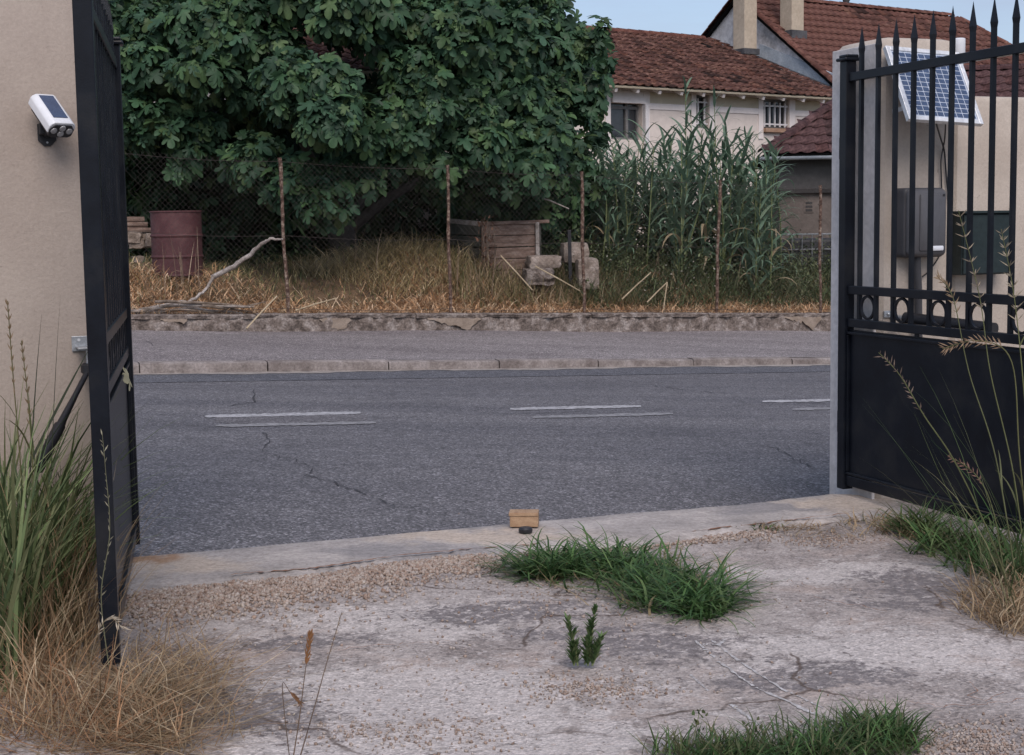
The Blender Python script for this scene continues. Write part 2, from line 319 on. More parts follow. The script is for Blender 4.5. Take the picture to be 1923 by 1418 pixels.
# ------------------------------------------------------------------ mesh helpers
def finish(o, name, mat, parent, loc=None):
    COL.objects.link(o)
    if mat is not None and o.data is not None and not o.data.materials: o.data.materials.append(mat)
    if parent is not None:
        o.parent = parent; o.matrix_parent_inverse = Matrix.Translation(-Vector(parent.location))
    return o
class MB:
    def __init__(s): s.v = []; s.f = []; s.t = []
    def add(s, vs, fs, tint=None):
        b = len(s.v); s.v += [tuple(v) for v in vs]; s.f += [tuple(b + i for i in f) for f in fs]
        if tint is not None: s.t += [tint] * len(vs)
        return s
    def box(s, c, ax, ay, az, hx, hy, hz):
        c, ax, ay, az = Vector(c), Vector(ax), Vector(ay), Vector(az)
        vs = [c + ax * (hx * i) + ay * (hy * j) + az * (hz * k) for k in (-1, 1) for j in (-1, 1) for i in (-1, 1)]
        return s.add(vs, [(0, 2, 3, 1), (4, 5, 7, 6), (0, 1, 5, 4), (2, 6, 7, 3), (0, 4, 6, 2), (1, 3, 7, 5)])
    def bar(s, a, b, side, wa, wb):          # square bar from a to b; side: a reference width direction
        a, b = Vector(a), Vector(b); d = (b - a); L = d.length; d.normalize()
        n = d.cross(Vector(side)).normalized(); sd_ = n.cross(d).normalized()
        return s.box((a + b) / 2, d, sd_, n, L / 2, wa / 2, wb / 2)
    def tube(s, pts, rad, seg=6, cap=True, jit=0):
        pts = [Vector(p) for p in pts]; n = len(pts); rings = []
        for i, p in enumerate(pts):
            d = (pts[min(i + 1, n - 1)] - pts[max(i - 1, 0)]).normalized()
            ref = Vector((0, 0, 1)) if abs(d.z) < .9 else Vector((1, 0, 0))
            x = d.cross(ref).normalized(); y = d.cross(x)
            r = rad[i] if isinstance(rad, (list, tuple)) else rad
            rings.append([p + (x * math.cos(2 * PI * k / seg) + y * math.sin(2 * PI * k / seg)) * r * (1 + (random.uniform(-jit, jit) if jit else 0)) for k in range(seg)])
        b = len(s.v); s.v += [tuple(v) for r in rings for v in r]
        for i in range(n - 1):
            for k in range(seg):
                k2 = (k + 1) % seg
                s.f.append((b + i * seg + k, b + i * seg + k2, b + (i + 1) * seg + k2, b + (i + 1) * seg + k))
        if cap:
            s.f.append(tuple(b + k for k in range(seg))[::-1]); s.f.append(tuple(b + (n - 1) * seg + k for k in range(seg)))
        return s
    def lathe(s, c, prof, seg=28, axis=None):
        c = Vector(c); z = Vector(axis or (0, 0, 1)).normalized()
        x = z.cross(Vector((0, 1, 0) if abs(z.y) < .9 else (1, 0, 0))).normalized(); y = z.cross(x)
        b = len(s.v); n = len(prof)
        for r, h in prof:
            for k in range(seg):
                a = 2 * PI * k / seg; s.v.append(tuple(c + z * h + (x * math.cos(a) + y * math.sin(a)) * r))
        for i in range(n - 1):
            for k in range(seg):
                k2 = (k + 1) % seg; s.f.append((b + i * seg + k, b + i * seg + k2, b + (i + 1) * seg + k2, b + (i + 1) * seg + k))
        s.f.append(tuple(b + k for k in range(seg))[::-1]); s.f.append(tuple(b + (n - 1) * seg + k for k in range(seg))); return s
    def prism(s, pts, ext):                  # planar polygon extruded by vector ext
        pts = [Vector(p) for p in pts]; n = len(pts); e = Vector(ext)
        return s.add(pts + [p + e for p in pts], [tuple(range(n))[::-1], tuple(range(n, 2 * n))] + [(i, (i + 1) % n, n + (i + 1) % n, n + i) for i in range(n)])
    def mesh(s, name, smooth=None):
        me = bpy.data.meshes.new(name); me.from_pydata(s.v, [], s.f); me.update()
        bm = bmesh.new(); bm.from_mesh(me); bmesh.ops.recalc_face_normals(bm, faces=bm.faces); bm.to_mesh(me); bm.free()
        if s.t:
            a = me.color_attributes.new('tint', 'FLOAT_COLOR', 'POINT')
            a.data.foreach_set('color', np.array([(*t, 1) for t in s.t], dtype=np.float32).ravel())
        if smooth:
            me.shade_smooth(); me.set_sharp_from_angle(angle=math.radians(smooth))
        return me
    def build(s, name, mat, parent=None, smooth=None, bevel=0):
        o = bpy.data.objects.new(name, s.mesh(name, smooth)); finish(o, name, mat, parent)
        if bevel:
            bv = o.modifiers.new('bevel', 'BEVEL'); bv.width = bevel; bv.segments = 2; bv.limit_method = 'ANGLE'
        return o
def tag(o, label, cat=None, group=None, kind=None):
    o['label'] = label
    if cat: o['category'] = cat
    if group: o['group'] = group
    if kind: o['kind'] = kind
    return o
def empty(name, loc, label=None, cat=None, group=None):
    o = bpy.data.objects.new(name, None); COL.objects.link(o); o.location = loc; o.empty_display_size = .1
    if label: tag(o, label, cat, group)
    return o
def npmesh(name, V, Fc, tint=None, smooth=False):
    """V (n,3), Fc (m,k) ints of one face size"""
    me = bpy.data.meshes.new(name); V = np.ascontiguousarray(V, dtype=np.float32); Fc = np.ascontiguousarray(Fc, dtype=np.int32)
    me.vertices.add(len(V)); me.vertices.foreach_set('co', V.ravel())
    k = Fc.shape[1]; me.loops.add(Fc.size); me.loops.foreach_set('vertex_index', Fc.ravel())
    me.polygons.add(len(Fc)); me.polygons.foreach_set('loop_start', np.arange(0, Fc.size, k, dtype=np.int32))
    me.update(calc_edges=True); me.validate()
    if tint is not None:
        a = me.color_attributes.new('tint', 'FLOAT_COLOR', 'POINT')
        c = np.ones((len(V), 4), dtype=np.float32); c[:, :3] = tint; a.data.foreach_set('color', c.ravel())
    if smooth: me.shade_smooth()
    return me
def npobj(name, V, Fc, mat, parent=None, tint=None, smooth=False):
    o = bpy.data.objects.new(name, npmesh(name, V, Fc, tint, smooth)); return finish(o, name, mat, parent)
def grid(fn, us, vs):
    V = np.array([fn(u, v) for v in vs for u in us], dtype=np.float32); nu, nv = len(us), len(vs)
    i = np.arange(nu - 1); j = np.arange(nv - 1); I, J = np.meshgrid(i, j); a = (J * nu + I).ravel()
    return V, np.stack([a, a + 1, a + nu + 1, a + nu], 1)
def instance(V0, F0, mats, pos):
    """copies of a template mesh: mats (n,3,3) columns = axes, pos (n,3)"""
    n, k = len(pos), len(V0)
    V = np.einsum('nij,kj->nki', mats, V0) + pos[:, None, :]
    Fc = (F0[None] + (np.arange(n) * k)[:, None, None]).reshape(-1, F0.shape[1])
    return V.reshape(-1, 3), Fc
def mats_from(Y, Z):
    Y = Y / np.linalg.norm(Y, axis=1, keepdims=True); Z = Z - Y * np.sum(Y * Z, 1, keepdims=True)
    Z = Z / np.maximum(np.linalg.norm(Z, axis=1, keepdims=True), 1e-6); X = np.cross(Y, Z)
    return np.stack([X, Y, Z], 2)
def ribbons(base, az, l0, l1, length, width, tint, seg=4, curl=0):
    """grass blades: lean angle from vertical runs l0 -> l1 along the blade"""
    n = len(base); u = np.linspace(0, 1, seg + 1)
    P = np.zeros((n, seg + 1, 3)); P[:, 0] = base
    for i in range(seg):
        a = l0 + (l1 - l0) * ((i + .5) / seg) ** 1.3; azi = az + curl * (i / seg)
        st = np.stack([np.sin(a) * np.cos(azi), np.sin(a) * np.sin(azi), np.cos(a)], 1) * (length / seg)[:, None]
        P[:, i + 1] = P[:, i] + st
    tw = RNG.uniform(-.7, .7, n); side = np.stack([-np.sin(az + tw), np.cos(az + tw), np.zeros(n)], 1)
    wd = np.minimum(1, 1.25 * (1 - u ** 2.2))[None, :] * width[:, None] / 2; wd[:, -1] = width * .04
    L = P - side[:, None, :] * wd[:, :, None]; R = P + side[:, None, :] * wd[:, :, None]
    V = np.stack([L, R], 2).reshape(-1, 3); b = (np.arange(n) * (seg + 1) * 2)[:, None] + (np.arange(seg) * 2)[None]
    Fc = np.stack([b, b + 1, b + 3, b + 2], 2).reshape(-1, 4)
    return V, Fc, np.repeat(tint, (seg + 1) * 2, axis=0)
def merge(parts):
    Vs, Fs, Ts, o = [], [], [], 0
    for V, Fc, T in parts:
        Vs.append(V); Fs.append(Fc + o); Ts.append(T); o += len(V)
    return np.concatenate(Vs), np.concatenate(Fs), np.concatenate(Ts)
def tints(n, cols, jit=.18):
    c = np.array(cols)[RNG.integers(0, len(cols), n)] * (1 + RNG.normal(0, jit, (n, 1))); return np.clip(c, .004, 1)
UZ = Vector((0, 0, 1))

# ================================================================== SETTING
def gz(x, y):
    s = x * RU.x + y * RU.y; p = x * RV.x + y * RV.y
    return float(np.clip(z_road(np.clip(s, -25, 40), np.clip(p, 4, 16)), -3, 3) - .9)
ug = [-320, -160, -80, -40, -20, -8, 0, 8, 20, 40, 80, 160, 320]; vg = [-60, -20, 0, 8, 16, 26, 40, 60, 100, 200, 400, 700]
V, Fc = grid(lambda x, y: (x, y, gz(x, y)), ug, vg)
tag(npobj('ground', V, Fc, M['ground']), 'dry open ground reaching to the horizon', kind='structure')
V, Fc = grid(lambda s, p: rp(s, p, z_road(s, p)), np.linspace(-26, 42, 69), np.linspace(5.2, P_KERB + .06, 24))
road = npobj('road', V, Fc, M['road'], smooth=True); tag(road, 'grey two-lane asphalt road passing the gateway', kind='structure')
V, Fc = grid(lambda s, p: rp(s, p, z_road(s, p) + .004), np.linspace(-26, 42, 69), np.linspace(P_KERB - .78, P_KERB + .05, 3))
# the gutter strip edge follows the road
npobj('gutter_strip', V, Fc, M['gutter'], road)
def dust_edge(s, k):
    w_ = .12 + .05 * math.sin(s * 2.1) + .03 * math.sin(s * 7.7 + 1) + .02 * math.sin(s * 17)
    p = P_KERB - w_ if k == 0 else P_KERB + .04
    return rp(s, p, z_road(s, p) + .008)
V, Fc = grid(dust_edge, np.linspace(-10, 24, 240), [0, 1]); npobj('dust_band', V, Fc, M['dust'], road)
def marking(name, px0, px1, y0, y1, th, mat, lift=.004):
    n = 70; pts = [[], []]; e = [0.0, 0.0]
    for i in range(n + 1):
        k = i / n; x = px0 + (px1 - px0) * k; y = y0 + (y1 - y0) * k
        end = min(1, .55 + 4 * min(k, 1 - k) * random.uniform(.5, 1.5))
        for q, sg in ((0, -1), (1, 1)):
            e[q] = e[q] * .55 + random.uniform(-.55, .55); v = road_at(x, y + sg * th / 2 * end + e[q] * .8); pts[q].append(v + Vector((0, 0, lift)))
    mb = MB(); mb.add(pts[0] + pts[1], [(i, i + 1, n + 2 + i, n + 1 + i) for i in range(n)]); return mb.build(name, mat, road)
marking('repair_patch', 405, 690, 789.5, 784.5, 15, M['patch'], .002)
marking('lane_marking', 385, 677, 783, 776, 5.5, M['paint'], .0045); marking('lane_marking', 405, 706, 800.5, 794.5, 5, M['paint_old'], .0045)
marking('lane_marking', 958, 1204, 769, 763.5, 4.8, M['paint'], .0045); marking('lane_marking', 1000, 1264, 784.5, 777.5, 4.6, M['paint_old'], .0045)
marking('lane_marking', 1432, 1660, 755, 750, 4.5, M['paint'], .0045); marking('lane_marking', 1488, 1690, 769.5, 764, 4.2, M['paint_old'], .0045)
marking('lane_marking', -60, 118, 793, 789, 5.5, M['paint'], .0045)
def crack(pts, wpx, surf=road_at, parent=road, mat=None, lift=.006, jag=5):
    P = []
    for (a, b) in zip(pts[:-1], pts[1:]):
        n = max(2, int(math.hypot(b[0] - a[0], (b[1] - a[1]) * 2) / 9))
        for i in range(n):
            k = i / n; P.append((a[0] + (b[0] - a[0]) * k + random.uniform(-1, 1) * jag, a[1] + (b[1] - a[1]) * k + random.uniform(-.4, .4) * jag))
    P.append(pts[-1]); mb = MB(); vs = []
    for i, (x, y) in enumerate(P):
        v = surf(x, y) + Vector((0, 0, lift)); v2 = surf(*(P[min(i + 1, len(P) - 1)])) - surf(*(P[max(i - 1, 0)]))
        v2.z = 0; sd_ = Vector((-v2.y, v2.x, 0)).normalized() * wpx * random.uniform(.1, 1.1) * .24
        vs += [v - sd_, v + sd_]
    mb.add(vs, [(2 * i, 2 * i + 1, 2 * i + 3, 2 * i + 2) for i in range(len(P) - 1)])
    return mb.build('crack', mat or M['crack'], parent)
crack([(495, 812), (506, 832), (494, 848), (520, 858), (556, 866), (584, 880), (575, 894), (622, 905), (655, 917), (700, 936), (742, 951)], .022)
crack([(480, 732), (476, 742), (481, 754), (460, 757), (432, 764)], .03)
crack([(1165, 716), (1230, 726), (1300, 735), (1388, 743)], .03)
crack([(1440, 838), (1475, 852), (1500, 866), (1530, 880)], .02)
crack([(255, 799), (400, 800)], .018, jag=1.5); crack([(700, 786), (960, 778), (1300, 766), (1560, 757)], .022, jag=1.5)
crack([(246, 731), (560, 727), (900, 723), (1160, 717)], .02, jag=1)

# pavement and kerb
V, Fc = grid(lambda s, p: rp(s, p, z_pave(s, p) + .012 * math.sin(s * 1.3 + p * 2) * math.sin(p * 1.1)), np.linspace(-26, 42, 137), np.linspace(P_KERB + .14, P_WALL + .1, 9))
pav = npobj('pavement', V, Fc, M['pave'], smooth=True); tag(pav, 'grey asphalt pavement between kerb and low wall', kind='structure')
crack([(262, 640), (300, 652), (345, 668)], .02, lambda x, y: onfun(x, y, z_pave), pav)
crack([(640, 668), (672, 655), (668, 640)], .016, lambda x, y: onfun(x, y, z_pave), pav)
crack([(1130, 652), (1172, 655), (1168, 662)], .018, lambda x, y: onfun(x, y, z_pave), pav)
kerb = empty('kerb', rp(5, P_KERB, z_road(5, P_KERB))); tag(kerb, 'worn stone kerb along the far side of the road', kind='structure')
js = []
for px, py in ((262, 690), (503, 686), (730, 684), (938, 681)):
    v = onpl(px, py, rp(0, P_KERB, 0), RV); js.append(sp(v)[0])
ln = (js[3] - js[0]) / 3
while js[-1] < 22: js.append(js[-1] + ln * random.uniform(.93, 1.08))
js = [js[0] - ln * k for k in range(8, 0, -1)] + js
for a, b in zip(js[:-1], js[1:]):
    g = .007; dz = random.uniform(-.008, .008); dp = random.uniform(-.012, .012)
    a2, b2 = a + g, b - g; mb = MB(); vs = []
    n = 9
    prof = [(0, -.30), (.0, -.028), (.006, -.010), (.024, 0), (.15, .004), (.15, -.30)]
    for i in range(n + 1):
        s = a2 + (b2 - a2) * i / n
        for k, (q, h) in enumerate(prof):
            j = random.uniform(-.004, .004) if 0 < k < 4 else 0
            p = P_KERB + dp + q + j; vs.append(rp(s, p, z_pave(s, P_KERB + .14) + .004 + dz + h + j))
    m_ = len(prof); fs = [(i * m_ + k, i * m_ + k + 1, (i + 1) * m_ + k + 1, (i + 1) * m_ + k) for i in range(n) for k in range(m_ - 1)]
    fs += [tuple(range(m_)), tuple(n * m_ + k for k in range(m_))]
    mb.add(vs, fs); mb.build('kerb_stone', M['kerb'], kerb, smooth=35)

# low wall on the far side
lw = empty('low_wall', rp(6, P_WALL, z_pave(6, P_WALL)), 'low crumbling stone wall along the back of the pavement under the wire fence', 'wall')
def lw_pt(s, k):
    n1 = .018 * math.sin(s * 9.1) + .014 * math.sin(s * 23 + 2) + random.uniform(-.014, .014); z0 = z_pave(s, P_WALL); hh = float(wall_h(s))
    t_ = [(-.035, -.05), (-.02, .03), (-.01, hh * .55), (.0, hh - .035), (.03, hh), (.15, hh + .006), (.27, hh), (.28, -.1)][k]
    amp = [0.4, 1.2, 1.2, 1, .5, .35, .3, 0][k]
    return rp(s, P_WALL + t_[0] + n1 * amp, z0 + t_[1] + n1 * amp * .45)
V, Fc = grid(lw_pt, np.linspace(-14, 28, 700), list(range(8))); npobj('rubble_core', V, Fc, M['lowwall'], lw)
for (x0, x1, d) in ((600, 655, .016), (800, 900, .02), (1470, 1540, .016), (300, 350, .014)):
    s0 = sp(onpl(x0, 600, rp(0, P_WALL, 0), RV))[0]; s1 = sp(onpl(x1, 600, rp(0, P_WALL, 0), RV))[0]
    n = 18; mb = MB(); top = []; bot = []; rr = .5
    for i in range(n + 1):
        s = s0 + (s1 - s0) * i / n; hh = float(wall_h(s)); rr = min(1, max(.25, rr + random.uniform(-.28, .28)))
        a = hh - .03 - random.uniform(0, .02); b = a - max(.012, (hh - .06) * rr * min(1, 4 * min(i, n - i) / n + .2))
        top.append(rp(s, P_WALL - d - .012, z_pave(s, P_WALL) + a)); bot.append(rp(s + random.uniform(-.02, .02), P_WALL - d - .02, z_pave(s, P_WALL) + b))
    mb.prism(top + bot[::-1], RV * .06); mb.build('render_patch', M['render_chip'], lw)
cs = [sp(onpl(x, 590, rp(0, P_WALL, 0), RV))[0] for x in (150, 480, 780, 1110, 1330, 1560, 1800)]
for a, b in zip(cs[:-1], cs[1:]):
    n = 20; mb = MB(); vs = []; hgt = random.uniform(.0, .012)
    for i in range(n + 1):
        s = a + .012 + (b - a - .024) * i / n
        for q, h in ((-.012, -.03), (-.02, .008), (.01, .022), (.26, .022), (.27, -.045)):
            j = random.uniform(-.012, .012); vs.append(rp(s, P_WALL + q + j, z_pave(s, P_WALL) + float(wall_h(s)) + h + j * .4 - .012 + hgt))
    fs = [(i * 5 + k, i * 5 + k + 1, i * 5 + 5 + k + 1, i * 5 + 5 + k) for i in range(n) for k in range(4)] + [(0, 1, 2, 3, 4), tuple(n * 5 + k for k in range(5))]
    mb.add(vs, fs); mb.build('coping', M['lowwall'], lw)

# garden bank behind the wall
V, Fc = grid(lambda s, p: rp(s, p, float(z_gard(s, p))), np.linspace(-16, 34, 200), np.concatenate([np.linspace(P_WALL + .2, P_WALL + 3.5, 30), np.linspace(P_WALL + 4, P_WALL + 34, 30)]))
tag(npobj('garden_ground', V, Fc, M['soil'], smooth=True), 'overgrown garden bank behind the wire fence', kind='structure')

# threshold sill + driveway
SO = [(-140, 1072), (258, 1037), (600, 1008), (961, 976), (1300, 948), (1450, 935), (1510, 926), (1562, 921), (1660, 926)]
SI = [(-160, 1142), (245, 1104), (560, 1080), (905, 1036), (1180, 1014), (1400, 994), (1560, 978), (1640, 972), (1720, 975)]
def interp(pts, k):
    k = k * (len(pts) - 1); i = min(int(k), len(pts) - 2); f_ = k - i
    return (pts[i][0] + (pts[i + 1][0] - pts[i][0]) * f_, pts[i][1] + (pts[i + 1][1] - pts[i][1]) * f_)
def sill_pt(k, q):
    o_ = atz(*interp(SO, k), 0); i_ = atz(*interp(SI, k), 0)
    nv = .003 * math.sin(k * 31) + .0025 * math.sin(k * 83 + 1) + random.uniform(-.0012, .0012)
    if q == 0: return o_ + Vector((0, .02, -.25))
    if q == 9: return i_ + Vector((0, -.05, -.06))
    f_ = (q - 1) / 7; v = o_.lerp(i_, f_); d = (i_ - o_).normalized()
    z = -.02 if q in (1, 8) else nv * .8
    return v + d * (nv * (1.5 if q in (1, 2, 7, 8) else 0)) + Vector((0, 0, z))
V, Fc = grid(sill_pt, np.linspace(0, 1, 260), list(range(10)))
sill = npobj('threshold', V, Fc, M['sill'], smooth=False); tag(sill, 'flat concrete threshold strip between driveway and road', kind='structure')
def blob(name, cx, cy, rx, ry, mat, parent, z=.003, seg=40, rough=.25, seed=0, th=0.0):
    rr = random.Random(seed); ph = [rr.uniform(0, 6.28) for _ in range(6)]; vs = [atz(cx, cy, z + .002)]
    for i in range(seg):
        a = 2 * PI * i / seg; r = 1 + rough * sum(math.sin(a * (k + 2) + ph[k]) / (k + 1.3) for k in range(6)) * .6 + rr.uniform(-.07, .07)
        vs.append(atz(cx + rx * r * math.cos(a), cy + ry * r * math.sin(a), z))
    mb = MB(); mb.add(vs, [(0, 1 + i, 1 + (i + 1) % seg) for i in range(seg)]); return mb.build(name, mat, parent)
def z_drive(x, y):
    return -.018 + .010 * math.sin(x * 2.3 + y * 1.1) * math.sin(y * 1.9 - x * .7) + .005 * math.sin(x * 7.1 + 1) * math.sin(y * 6.3) - .004
V, Fc = grid(lambda u, v: (lambda x, y: (x, y, z_drive(x, y)))(u, v * (6.40 + .3686 * u) / 7.2 if v > 0 else v), np.linspace(-6, 8, 160), np.concatenate([np.linspace(-6, 2.4, 12), np.linspace(2.6, 7.2, 110)]))
drive = npobj('driveway', V, Fc, M['drive'], smooth=True); tag(drive, 'pale cracked concrete and gravel driveway inside the gate', kind='structure')
dsurf = lambda x, y: (lambda v: Vector((v.x, v.y, z_drive(v.x, v.y))))(atz(x, y, -.02))
def streak(pts, wid):
    P = [interp(pts, k) for k in np.linspace(0, 1, 60)]; mb = MB(); vs = []; fs = []
    for i, a_ in enumerate(P):
        v = dsurf(*a_); nx = dsurf(*P[min(i + 1, 59)]) - dsurf(*P[max(i - 1, 0)]); nx.z = 0; n = Vector((-nx.y, nx.x, 0)).normalized(); o_ = random.uniform(-.15, .15) * wid
        ww = wid * random.uniform(.05, .5); vs += [v + n * (o_ + ww) + UZ * .0022, v + n * (o_ - ww * random.uniform(.5, 1)) + UZ * .0022]
        if i and random.random() > .10: fs.append((2 * i - 2, 2 * i, 2 * i + 1, 2 * i - 1))
    mb.add(vs, fs); return mb.build('lime_streak', M['whitestreak'], drive)
streak([(1306, 1206), (1345, 1238), (1420, 1290), (1540, 1345)], .02); streak([(1336, 1205), (1370, 1230), (1470, 1295), (1545, 1330)], .016)
streak([(1296, 1262), (1330, 1292)], .014); streak([(1370, 1318), (1440, 1372)], .022); streak([(1310, 1212), (1350, 1214), (1362, 1204)], .02)
for pts in ([(1700, 1322), (1760, 1332), (1830, 1330), (1923, 1318)], [(1820, 1285), (1835, 1300), (1822, 1312), (1850, 1322), (1885, 1305)], [(1480, 1090), (1540, 1112), (1600, 1108)],
            [(640, 1222), (760, 1212), (845, 1206)], [(1530, 1128), (1600, 1140), (1665, 1155)]):
    crack(pts, .009, dsurf, drive, M['rustsoil'], .008, jag=6)
for k in range(11):
    a = interp(SI, .2 + .055 * k); b = interp(SI, .2 + .055 * (k + 1))
    crack([(a[0], a[1] + 1), (b[0], b[1] + 1)], .035 * random.uniform(.5, 1.2), dsurf, drive, M['rustsoil'], .022, jag=3)

# gravel: loose stones, nobody could count them
ico = bmesh.new(); bmesh.ops.create_icosphere(ico, subdivisions=1, radius=1)
IV = np.array([v.co[:] for v in ico.verts]); IF = np.array([[v.index for v in f.verts] for f in ico.faces]); ico.free()
def rocks(pos, size, flat=.6):
    n = len(pos); Y = RNG.normal(size=(n, 3)); Z = RNG.normal(size=(n, 3)); Mx = mats_from(Y, Z)
    Mx = Mx * np.stack([size * RNG.uniform(.7, 1.3, n), size * RNG.uniform(.6, 1.1, n), size * RNG.uniform(.4, .8, n)], 1)[:, None, :]
    V, Fc = instance(IV, IF, Mx, pos); V = V.reshape(n, -1, 3)
    V = V + RNG.normal(0, .14, V.shape) * size[:, None, None]; return V.reshape(-1, 3), Fc
gp, gs = [], []
for _ in range(6500):
    k = RNG.uniform(.125, .66) if RNG.uniform() < .3 else RNG.uniform(.125, .38); a = interp(SI, k); wpx = 34 + 18 * math.sin(k * 9) ; t_ = abs(RNG.normal(0, .5))
    px, py = a[0] + RNG.normal(0, 14), a[1] + 3 + wpx * t_ * (1.1 if k < .42 else .6)
    v = atz(px, py, -.012); gp.append((v.x, v.y, z_drive(v.x, v.y) + .004)); gs.append(RNG.uniform(.0035, .0105))
for cx, cy, rx, ry, n in ((1120, 1285, 130, 26, 420), (1560, 1010, 120, 14, 500), (1830, 1390, 130, 40, 700), (760, 1370, 220, 40, 350), (330, 1250, 160, 60, 500), (1150, 1110, 330, 60, 500), (900, 1230, 620, 170, 500)):
    for _ in range(n):
        v = atz(cx + RNG.normal(0, rx * .5), cy + RNG.normal(0, ry * .5), -.012); gp.append((v.x, v.y, z_drive(v.x, v.y) + .003)); gs.append(RNG.uniform(.002, .0065))
gp = np.array(gp); gs = np.array(gs); V, Fc = rocks(gp, gs); T = np.repeat(tints(len(gp), [(1.15, 1.08, 1.05), (1.0, .92, .88), (1.35, 1.3, 1.28), (.8, .7, .64)], .15), len(IV), axis=0)
tag(npobj('gravel', V, Fc, M['gravel'], tint=T), 'loose pale pinkish gravel strewn over the driveway', 'gravel', kind='stuff')

# ================================================================== GATEWAY
TD = Vector((.93, .37, 0)).normalized(); TN = Vector((.37, -.93, 0)).normalized()     # along the boundary / towards the camera
# right pillar
PC = at(1648, 560, 6.956); PC.z = 0                                                  # near corner at ground
pil = empty('gate_pillar', PC, 'beige rendered gate pillar with solar panel on its face', 'pillar')
def pillar(name, parent, c, wid, dep, z0, z1, mat, r=.03, slope=0.0):
    """rounded block: corner c (near, opening side), runs wid along TD, dep away from the camera"""
    mb = MB(); ring = []
    cs_ = [(r, 0), (wid - r, 0), (wid, r), (wid, dep - r), (wid - r, dep), (r, dep), (0, dep - r), (0, r)]
    lv = [(z0, 0), (z0 + (z1 - z0) * .33, .002), (z0 + (z1 - z0) * .66, -.002), (z1 - r, 0), (z1 - .3 * r, .012), (z1, .035)]
    vs = []
    for z, inn in lv:
        for a, b in cs_:
            aa = a + (inn if a < wid / 2 else -inn); bb = b + (inn if b < dep / 2 else -inn)
            vs.append(c + TD * aa - TN * bb + UZ * (z + random.uniform(-.003, .003)) + TD * random.uniform(-.002, .002))
    n = 8; fs = [(l * n + k, l * n + (k + 1) % n, (l + 1) * n + (k + 1) % n, (l + 1) * n + k) for l in range(len(lv) - 1) for k in range(n)] + [tuple(range((len(lv) - 1) * n, len(lv) * n))]
    mb.add(vs, fs); return mb.build(name, mat, parent, smooth=40)
pillar('pillar_body', pil, PC + TD * .004, .43, .366, -.15, 2.148, M['wall_r'])
mb = MB(); c_ = PC - TN * .19 - TD * .004
mb.box(c_ + UZ * 1.0, TD, TN, UZ, .008, .178, 1.12); mb.build('reveal_lit_face', M['reveal_lit'], pil, bevel=.004)  # thin skin carrying the painted-in brightness of the reveal
gw = empty('garden_wall', PC + TD * 2, 'lower beige rendered garden wall running on from the pillar behind the open gate', 'wall')
pillar('wall_body', gw, PC + TD * .437 - TN * .03, 5.0, .25, -.4, 1.893, M['wall_r'])
# left wall
LC = at(205, 500, 5.86); LC.z = 0
lwall = empty('rendered_wall', LC - TD, 'tall smooth beige rendered wall beside the hinged gate, lamp fixed on it', 'wall')
pillar('wall_body', lwall, LC - TD * 3.6, 3.6, .4, -.2, 2.62, M['wall'])

